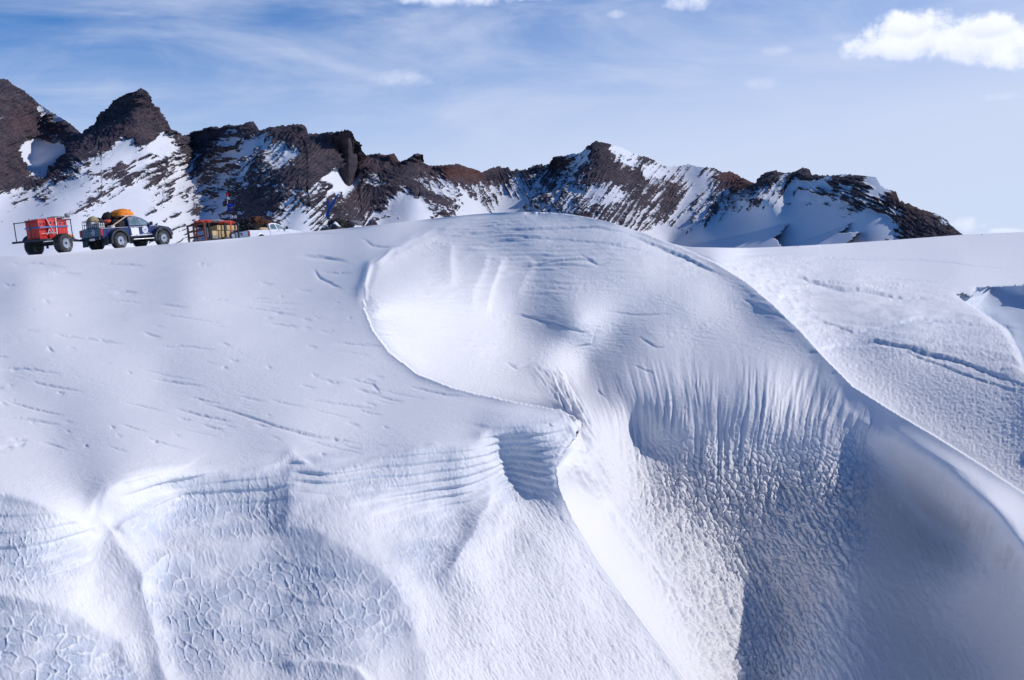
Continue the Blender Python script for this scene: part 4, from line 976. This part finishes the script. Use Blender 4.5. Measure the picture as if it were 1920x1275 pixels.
MB().lathe([(.16, -.0125), (.16, -.015)], (xc + 1.27, y_, 1.11), n=28).build('emblem_field', M['decal'], em)
MB().box((xc + 1.27, y_ - .018, 1.15), (.2, .006, .03), ry=-.5).box((xc + 1.3, y_ - .018, 1.10), (.16, .006, .05), ry=.3).box((xc + 1.25, y_ - .018, 1.04), (.2, .006, .02)).build('emblem_mark', M['strapb'], em)
wr = MB(); rs = random.Random(2)
for k in range(10): wr.box((xc + 1.02 + k * .062, y_ - .004, .845 + .003 * k), (.014, .006, .06), ry=rs.uniform(-.3, .3)).box((xc + 1.04 + k * .062, y_ - .004, .845 + rs.choice([-.02, 0, .024])), (.036, .006, .014))
wr.build('door_lettering', M['decal'], T1)
# the load bars running from the cab roof down over the bed
lb = MB()
for s_ in (-1, 1):
    lb.bar((g1['xc'] + .5, s_ * .72, 2.05), (g1['xc'] + .02, s_ * .78, 2.0), .03); lb.bar((g1['xc'] + .02, s_ * .78, 2.0), (-.35, s_ * .86, 1.38), .035)
lb.bar((g1['xc'] + .2, .76, 2.03), (-1.05, .80, 1.86), .03)
lb.bar((g1['xc'] + .05, -.78, 2.0), (g1['xc'] + .05, .78, 2.0), .03)
lb.build('load_bar', M['tan2'], T1, True)
# orange bag on the roof
def dome_bag():
    b = MB(); n = 26
    prof = [(-.75, 0), (-.7, .14), (-.5, .30), (-.25, .42), (.05, .47), (.3, .42), (.5, .25), (.6, .04), (.6, 0)]
    secs = []
    for k in range(13):
        f = -1 + 2 * k / 12; sc = math.sqrt(max(0, 1 - abs(f) ** 2.6)) * .5 + .5
        secs.append([b.bm.verts.new((x * (sc * .35 + .65) + .03 * math.sin(k * 2.1), f * .6, z * sc + .012 * math.sin(k * 3 + x * 9))) for x, z in prof])
    for p, q in zip(secs[:-1], secs[1:]):
        for i in range(len(prof) - 1): b.bm.faces.new((p[i], q[i], q[i + 1], p[i + 1]))
        b.bm.faces.new((p[-1], q[-1], q[0], p[0]))
    b.bm.faces.new(secs[0]); b.bm.faces.new(secs[-1][::-1])
    return b
bag = dome_bag().build('tent_bag', M['orange'], None, True)
MB().bar((-.2, -.60, .1), (-.05, -.5, .36), .018).bar((-.05, -.5, .36), (.08, -.58, .1), .018).build('bag_seam', M['black'], bag)
MB().bar((.32, -.44, .40), (.52, -.5, .08), .02).build('bag_seam', M['black'], bag)
tag(bag, 'bright orange domed tent bag lying on the roof of the blue pickup', 'bag')
ride(bag, m1, (xc + .33, 0, 2.06), .05)
roof_rack = MB()
for xx in (xc + .0, xc + .75):
    roof_rack.bar((xx, -.74, 2.045), (xx, .74, 2.045), .022)
roof_rack.bar((xc - .1, -.7, 2.045), (xc + .95, -.7, 2.045), .02).bar((xc - .1, .7, 2.045), (xc + .95, .7, 2.045), .02)
roof_rack.build('roof_rack', M['straw'], T1)
# dark bags behind the cab
for nm, lab, cat, mat, c_, d_, sd, am in [
    ('duffel_bag', 'tall black duffel heaped in the blue pickup bed behind the cab', 'bag', 'black', (xc - .45, .35, 1.75), (.42, .4, .62), 1, .2),
    ('duffel_bag', 'smaller black bag sagging beside the tan round sack on the blue pickup', 'bag', 'black', (xc - 1.0, .55, 1.8), (.32, .28, .26), 2, .25),
    ('canvas_sack', 'round tan canvas sack strapped at the top of the blue pickup load', 'sack', 'tan', (xc - 1.45, .55, 1.72), (.42, .34, .42), 3, .06),
    ('duffel_bag', 'black equipment bag squeezed against the cab window of the blue pickup', 'bag', 'black', (xc - .42, -.42, 1.42), (.44, .4, .46), 5, .25),
    ('stuff_sack', 'orange red stuff sack among the load of the blue pickup', 'sack', 'redtarp', (xc - .85, .0, 1.72), (.34, .26, .16), 6, .25)]:
    o = MB().blob((0, 0, 0), d_, sd, am, 4, 1.5).build(nm, M[mat], None, True); tag(o, lab, cat); ride(o, m1, c_)
b = MB().blob((0, 0, 0), (.5, .55, .22), 9, .12, 4, 1.2).build('folded_tarp', M['black'], None, True); tag(b, 'folded black tarp filling the floor of the blue pickup bed', 'tarp'); ride(b, m1, (-.35, .1, 1.12))
# white caged crate at the back of the bed
cg = empty('wire_crate', 'white and dark barred crate standing at the back of the blue pickup bed', 'crate')
ride(cg, m1, (-.68, .18, .93))
fr = MB(); L, Wd, Hh = .78, 1.25, .86
for z in (.02, .22, .44, .66, Hh):
    for s_ in (-1, 1):
        fr.bar((-L / 2, s_ * Wd / 2, z), (L / 2, s_ * Wd / 2, z), .015); fr.bar((s_ * L / 2, -Wd / 2, z), (s_ * L / 2, Wd / 2, z), .015)
for k in range(8):
    yy = -Wd / 2 + Wd * k / 7
    for s_ in (-1, 1): fr.bar((s_ * L / 2, yy, 0), (s_ * L / 2, yy, Hh), .017)
for k in range(6):
    xx = -L / 2 + L * k / 5
    for s_ in (-1, 1): fr.bar((xx, s_ * Wd / 2, 0), (xx, s_ * Wd / 2, Hh), .017)
fr.build('bars', M['flare'], cg)
MB().box((.08, .3, .45), (.5, .5, .78), bev=.05).box((.05, -.3, .40), (.5, .5, .68), bev=.05).build('white_panel', M['straw'], cg)
jc = MB().box((0, 0, .28), (.3, .4, .52), bev=.05).build('jerrycan', M['straw'], None); MB().bar((0, -.08, .58), (0, .1, .58), .022).build('handle', M['flare'], jc); tag(jc, 'pale grey jerrycan in the blue pickup bed beside the black cab bag', 'jerrycan'); ride(jc, m1, (-.02, -.5, .93))

# --- the red loaded trailer
def trailer_wheels(T, xs, track, R, w):
    for s_ in (-1, 1): wheel(T, xs, s_ * track / 2, R, w, s_, R * .5)
TR1 = empty('cargo_trailer', 'dark flatbed trailer with fat tyres carrying red boxes behind the blue pickup', 'trailer')
trailer_wheels(TR1, 0, 2.1, .56, .5)
PT = math.radians(73)
m2 = place_on_ground(TR1, 121, 58.6, PT, [(0, 1.05), (0, -1.05), (2.6, .4), (2.6, -.4)], ref=(0, -1.05))
MB().box((.05, 0, .86), (2.7, 1.5, .08), bev=.02).build('deck', M['steel'], TR1)
MB().bar((0, -1.0, .56), (0, 1.0, .56), .06).box((0, 0, .68), (.3, .9, .14), bev=.03).box((0, .1, .5), (.1, .1, .3)).build('axle', M['steel'], TR1)
MB().box((-1.32, .1, .84), (.1, 2.5, .12), bev=.02).build('rear_beam', M['steel'], TR1)
for s_ in (-1, 1):
    fd = MB(); n = 12
    secs = [[fd.bm.verts.new((r_ * math.cos(math.pi * (.12 + .76 * k / n)), s_ * yy, .56 + r_ * math.sin(math.pi * (.12 + .76 * k / n)))) for k in range(n + 1)] for r_, yy in ((.68, .74), (.68, 1.34), (.65, 1.34), (.65, .74))]
    for a_ in range(4):
        for k in range(n): fd.bm.faces.new((secs[a_][k], secs[(a_ + 1) % 4][k], secs[(a_ + 1) % 4][k + 1], secs[a_][k + 1]))
    if s_ > 0: fd.build('mudguard', M['flare'], TR1, True)
    else: fd.bm.free()
MB().bar((1.3, .55, .82), (2.9, 0, .66), .05).bar((1.3, -.55, .82), (2.9, 0, .66), .05).bar((2.8, 0, .66), (3.2, 0, .66), .05).build('drawbar', M['steel'], TR1)
MB().bar((-1.28, 1.08, .85), (-1.28, 1.08, 2.0), .028).bar((-1.28, -.02, .85), (-1.28, -.02, 2.12), .028).bar((-1.28, 1.12, 1.93), (-1.28, -.06, 1.95), .028).build('rear_hoop', M['steel'], TR1)
MB().bar((1.28, -.7, .85), (1.28, -.7, 2.0), .028).bar((1.28, .7, .85), (1.28, .7, 2.0), .028).bar((1.28, -.75, 1.97), (1.28, .75, 1.97), .028).bar((0.2, -.72, 1.98), (1.28, -.72, 1.98), .025).build('front_hoop', M['steel'], TR1)
for k, (c_, d_, lab) in enumerate([((-.82, -.02, .9), (.62, .92, 1.08), 'rear red box on the trailer, under the steel hoop'), ((-.12, -.12, .9), (.72, .98, 1.12), 'middle red box on the trailer, tied with white and blue straps'), ((.68, -.12, .9), (.8, .96, 1.05), 'front red box on the trailer, nearest the blue pickup, grey tarp over it')]):
    bx_ = empty('storage_box', lab, 'box', 'red boxes on the trailer'); ride(bx_, m2, c_)
    MB().box((0, 0, d_[2] / 2), d_, bev=.045).build('shell', M['red'], bx_, True)
    MB().box((0, 0, d_[2] + .025), (d_[0] + .03, d_[1] + .03, .07), bev=.02).build('lid', M['red'], bx_, True)
    for s_ in (-1, 1): MB().box((s_ * d_[0] * .22, -d_[1] / 2 - .02, d_[2] * .82), (.07, .04, .12), bev=.01).build('latch', M['flare'], bx_)
st = MB()
st.box((-.07, -.645, 1.58), (2.3, .016, .09)).box((-1.15, -.06, 1.58), (.016, 1.1, .09)).build('strap', M['strapb']); o = C.objects['strap']
tag(o, 'wide blue strap running level round the red boxes of the trailer', 'strap'); ride(o, m2)
st = MB().box((.12, -.64, 1.5), (.06, .016, 1.2), ry=.06).bar((-.62, -.66, 2.05), (-.1, -.66, 1.15), .018).bar((-.72, -.66, 1.12), (-.5, -.66, 1.45), .018).bar((-.52, -.66, 1.45), (-.2, -.66, 1.12), .018).bar((-1.1, -.62, 1.22), (.1, -.66, 1.22), .012).bar((-.56, -.62, 2.08), (-.56, .5, 2.1), .02)
o = st.build('strap', M['straw']); tag(o, 'pale lashing rope crossed over the side of the middle red box', 'strap'); ride(o, m2)
o = MB().blob((0, 0, 0), (.62, .4, .1), 4, .3, 4, 2).blob((.7, -.25, .1), (.16, .14, .14), 5, .4, 3).build('rolled_tarp', M['tarp'], None, True); tag(o, 'grey crumpled tarp lying on the front red trailer box', 'tarp'); ride(o, m2, (.62, -.25, 2.12))
o = MB().blob((0, 0, 0), (.3, .24, .12), 7, .3, 4, 2).build('stuff_sack', M['orange'], None, True); tag(o, 'small orange sack lying on the front end of the red box trailer', 'sack'); ride(o, m2, (1.36, -.35, .98))

# --- the brown trailer
TR2 = empty('lattice_trailer', 'rusty brown lattice-sided trailer loaded with plywood crates, behind the white pickup', 'trailer')
m3 = place_on_ground(TR2, 405, 69.5, math.radians(57), [(-1, 1), (-1, -1), (1, 1), (1, -1)], sink=.25)
trailer_wheels(TR2, 0.1, 1.9, .42, .3)
MB().box((0, 0, .55), (3.0, 1.7, .1), bev=.02).build('deck', M['steel'], TR2)
gt = MB()
for yy in (-.85, -.05, .25, .85): gt.box((-1.5, yy, 1.15), (.09, .11, 1.35))
for zz in (.62, .98, 1.38, 1.8): gt.box((-1.51, 0, zz), (.1, 1.8, .12))
gt.build('rear_lattice', M['rust'], TR2)
sd_ = MB()
for xx in (-1.4, -1.1, .25, 1.45): sd_.box((xx, -.85, 1.2), (.11, .07, 1.35))
sd_.box((0.02, -.86, .7), (3.0, .06, .1))
sd_.build('side_post', M['black'], TR2)
MB().box((.75, -.93, 1.35), (.1, .05, 1.3)).build('orange_post', M['redtarp'], TR2)
MB().bar((1.5, 0, .55), (2.6, 0, .5), .06).build('drawbar', M['steel'], TR2)
for nm, lab, d_, c_ in [('plywood_crate', 'tall pale plywood crate standing at the middle of the lattice trailer', (1.15, .9, .72), (.45, -.2, .96)), ('plywood_crate', 'small square plywood crate beside the black posts of the lattice trailer', (.48, .4, .34), (-.62, -.62, 1.12)), ('plywood_crate', 'long flat yellow plywood crate laid across the top of the lattice trailer load', (1.75, 1.0, .34), (.62, -.2, 1.52))]:
    o = empty(nm, lab, 'crate', 'plywood crates on the lattice trailer'); ride(o, m3, c_)
    MB().box((0, 0, 0), d_, bev=.012).build('crate_body', M['ply'], o)
    for s_ in (-1, 1): MB().box((s_ * d_[0] * .42, -d_[1] / 2 - .012, 0), (.06, .02, d_[2])).build('batten', M['tan2'], o)
o = MB().box((0, 0, 0), (.5, .5, .5), bev=.05).build('tool_box', M['tarp']); tag(o, 'dark grey tool box low on the lattice trailer beneath the small crate', 'box'); ride(o, m3, (-.6, -.55, .68 + .02))
for lab, mat, c_, d_, rz_, sd in [('red tarp roll on top of the lattice trailer load, its rear end', 'redtarp', (-.85, -.1, 1.98), (.75, .42, .14), .1, 2), ('grey tarp fold between the red rolls on the lattice trailer', 'tarp', (.1, -.1, 2.02), (.75, .42, .12), -.1, 3), ('orange red tarp roll over the long plywood crate', 'redtarp', (.95, -.3, 1.93), (.85, .3, .12), .12, 4), ('black sheet bunched under the tarps of the lattice trailer', 'black', (-.3, .25, 1.85), (1.3, .5, .2), 0, 5)]:
    o = MB().blob((0, 0, 0), d_, sd, .3, 4, 2.2).build('tarp', M[mat], None, True); tag(o, lab, 'tarp'); ride(o, m3, c_, rz_)
sp = empty('spare_wheel', 'small dark spare wheel leaning against the tall plywood crate', 'wheel'); ride(sp, m3, (.75, -1.03, .62))
wheel(sp, 0, 0, .27, .14, -1)

# --- the white pickup
T2, g2 = pickup('pickup_truck', 'white pickup half hidden by the snow crest, dark load behind the cab', M['white'], M['white'], dict(emblem=False, fo=.06, fl=.05, arch=.55, R=.42, hw=.88, zb=.6, zt=1.92))
m4 = place_on_ground(T2, 493, 76, math.radians(58), [(0, .9), (0, -.9), (3.5, .9), (3.5, -.9)], ref=(0, -.9), sink=.0)
for nm, lab, mat, c_, d_, sd, am in [
    ('cargo_bundle', 'large black bundle of gear filling the white pickup bed', 'black', (.0, .1, 1.5), (.95, .75, .5), 1, .35),
    ('cargo_bundle', 'rust brown netted bundle on top of the white pickup load', 'brown', (.55, -.05, 2.05), (.62, .6, .42), 2, .4),
    ('cargo_bundle', 'tall black bundle behind the netted one on the white pickup', 'black', (-.05, .45, 2.0), (.55, .5, .48), 3, .35),
    ('cargo_bundle', 'brown sack lying against the cab of the white pickup', 'brown', (1.25, -.3, 1.95), (.5, .4, .2), 5, .3),
    ('cargo_bundle', 'tan packing at the bed rail of the white pickup', 'tan2', (.6, -.6, 1.4), (.5, .22, .16), 4, .3)]:
    o = MB().blob((0, 0, 0), d_, sd, am, 5, 2.4).build(nm, M[mat], None, True); tag(o, lab, 'bundle', 'bundles on the white pickup'); ride(o, m4, c_)
# flag pole at the tail of the white pickup
fp = empty('flag_pole', 'thin pole with red, white and blue flags rising beside the white pickup tailgate', 'flag pole')
ride(fp, m4, (-1.25, .95, .7))
MB().bar((0, 0, 0), (0, 0, 3.75), .022).build('pole', M['steel'], fp)
def flag_mesh(w, hgt, seed, dx=1, dy=0):
    b = MB(); n, k2 = 12, 6; vs = {}
    for i in range(n + 1):
        for j in range(k2 + 1):
            f = i / n
            vs[i, j] = b.bm.verts.new((dx * w * f, dy * w * f + .07 * math.sin(f * 9 + seed) * f ** .3, (j / k2 - .5) * hgt * (1 - .35 * f) - .18 * w * f * f + .03 * math.sin(f * 7 + j + seed)))
    for i in range(n):
        for j in range(k2): b.bm.faces.new((vs[i, j], vs[i + 1, j], vs[i + 1, j + 1], vs[i, j + 1]))
    r = bmesh.ops.solidify(b.bm, geom=b.bm.faces[:], thickness=.012)
    return b
for nm, mt_, z, w, hg in [('red_flag', 'flagr', 3.6, .22, .2), ('white_flag', 'flagw', 3.3, .22, .22), ('blue_flag', 'flagb', 2.78, .4, .3), ('lower_flag', 'flagb', 2.45, .18, .25)]:
    f_ = flag_mesh(w, hg, z * 3, .72, -.69).build(nm, M[mt_], fp, True, loc=(0, 0, z))
MB().box((.02, 0, 3.05), (.05, .03, .5)).build('pole_band', M['flagw'], fp)
tas = MB()
for k in range(4): tas.box((.1 + k * .09, -.1 - .08 * k, 1.85 + .03 * (k % 2)), (.03, .03, .2))
tas.bar((0, 0, 1.78), (.42, -.4, 1.76), .012).build('tassel', M['flagw'], fp)

# --- the far pickup, only its load shows above the snow crest
T3 = T2.copy(); C.objects.link(T3); T3.name = 'pickup_truck'
for ch_ in T2.children:
    c2 = ch_.copy(); C.objects.link(c2); c2.parent = T3
    for gg in ch_.children:
        d2 = gg.copy(); C.objects.link(d2); d2.parent = c2
T3['label'] = 'farthest pickup, sunk behind the snow crest under its black load'
m5 = place_on_ground(T3, 652, 88, math.radians(50), [(0, .9), (0, -.9), (3.5, .9), (3.5, -.9)], ref=(0, -.9), sink=.0)
for nm, lab, mat, c_, d_, sd, am in [
    ('cargo_bundle', 'black lumpy bundle flecked with snow on the farthest pickup, below the blue streamer', 'black', (-.3, .0, 2.0), (.85, .8, .52), 11, .3),
    ('cargo_bundle', 'smaller black bundle between the streamer bundle and the pale one', 'black', (.7, .0, 1.95), (.75, .7, .42), 12, .3),
    ('cargo_bundle', 'pale grey net bundle at the front of the farthest pickup load', 'tarp', (1.75, -.1, 2.05), (.6, .5, .36), 13, .35)]:
    o = MB().blob((0, 0, 0), d_, sd, am, 5, 2.6).build(nm, M[mat], None, True); tag(o, lab, 'bundle', 'bundles on the farthest pickup'); ride(o, m5, c_)
f3 = empty('streamer_pole', 'leaning pole with a torn bright blue streamer above the farthest black bundle', 'flag pole'); ride(f3, m5, (-.9, .3, 1.0))
MB().bar((0, 0, 0), (-.1, .0, 3.6), .02).build('pole', M['steel'], f3)
b_ = MB()
def strip(b_, pts, w, th=.015):
    vv = []
    for k, p in enumerate(pts):
        ww = w * (.35 + .65 * math.sin(math.pi * min(.95, (k + .6) / len(pts)))) * (1 + .3 * math.sin(k * 2.3))
        vv.append([b_.bm.verts.new((p[0] + sx * ww, p[1] - sx * ww * .8, p[2])) for sx in (-.5, .5)])
    fs = [b_.bm.faces.new((a[0], a[1], c[1], c[0])) for a, c in zip(vv[:-1], vv[1:])]
    bmesh.ops.solidify(b_.bm, geom=fs, thickness=th)
strip(b_, [(.0, 0, 1.5), (-.08, .05, 1.9), (.02, -.02, 2.3), (.12, -.1, 2.6), (.05, 0, 2.9), (.0, .02, 3.3)], .28)
b_.build('streamer', M['cyan'], f3)
b_ = MB(); strip(b_, [(.1, -.1, 2.5), (.35, -.3, 2.9), (.5, -.45, 3.3), (.75, -.65, 3.7)], .22); b_.build('streamer', M['cyan'], f3)
b_ = MB(); strip(b_, [(.0, 0, 2.2), (.2, -.2, 2.25), (.42, -.4, 2.35)], .12); b_.build('streamer', M['cyan'], f3)
# snow-dusted rocks just past the crest
for k, (u, D_, sz, lab) in enumerate([(611, 74, (.45, .4, .75), 'smaller dark rock with a snowy top poking over the snow crest'), (628, 75, (.62, .5, .95), 'broad dark rock with a snowy rim on the crest, left of the far black bundle')]):
    x, y, _z = to_world(u, 430, D_)
    o = MB().blob((0, 0, 0), sz, 20 + k, .25, 4, 1.5).build('boulder', M['boulder'] if 'boulder' in M else M['black'], None, True)
    o.location = (x, y, ground_z(x, y) + .15); tag(o, lab, 'rock')
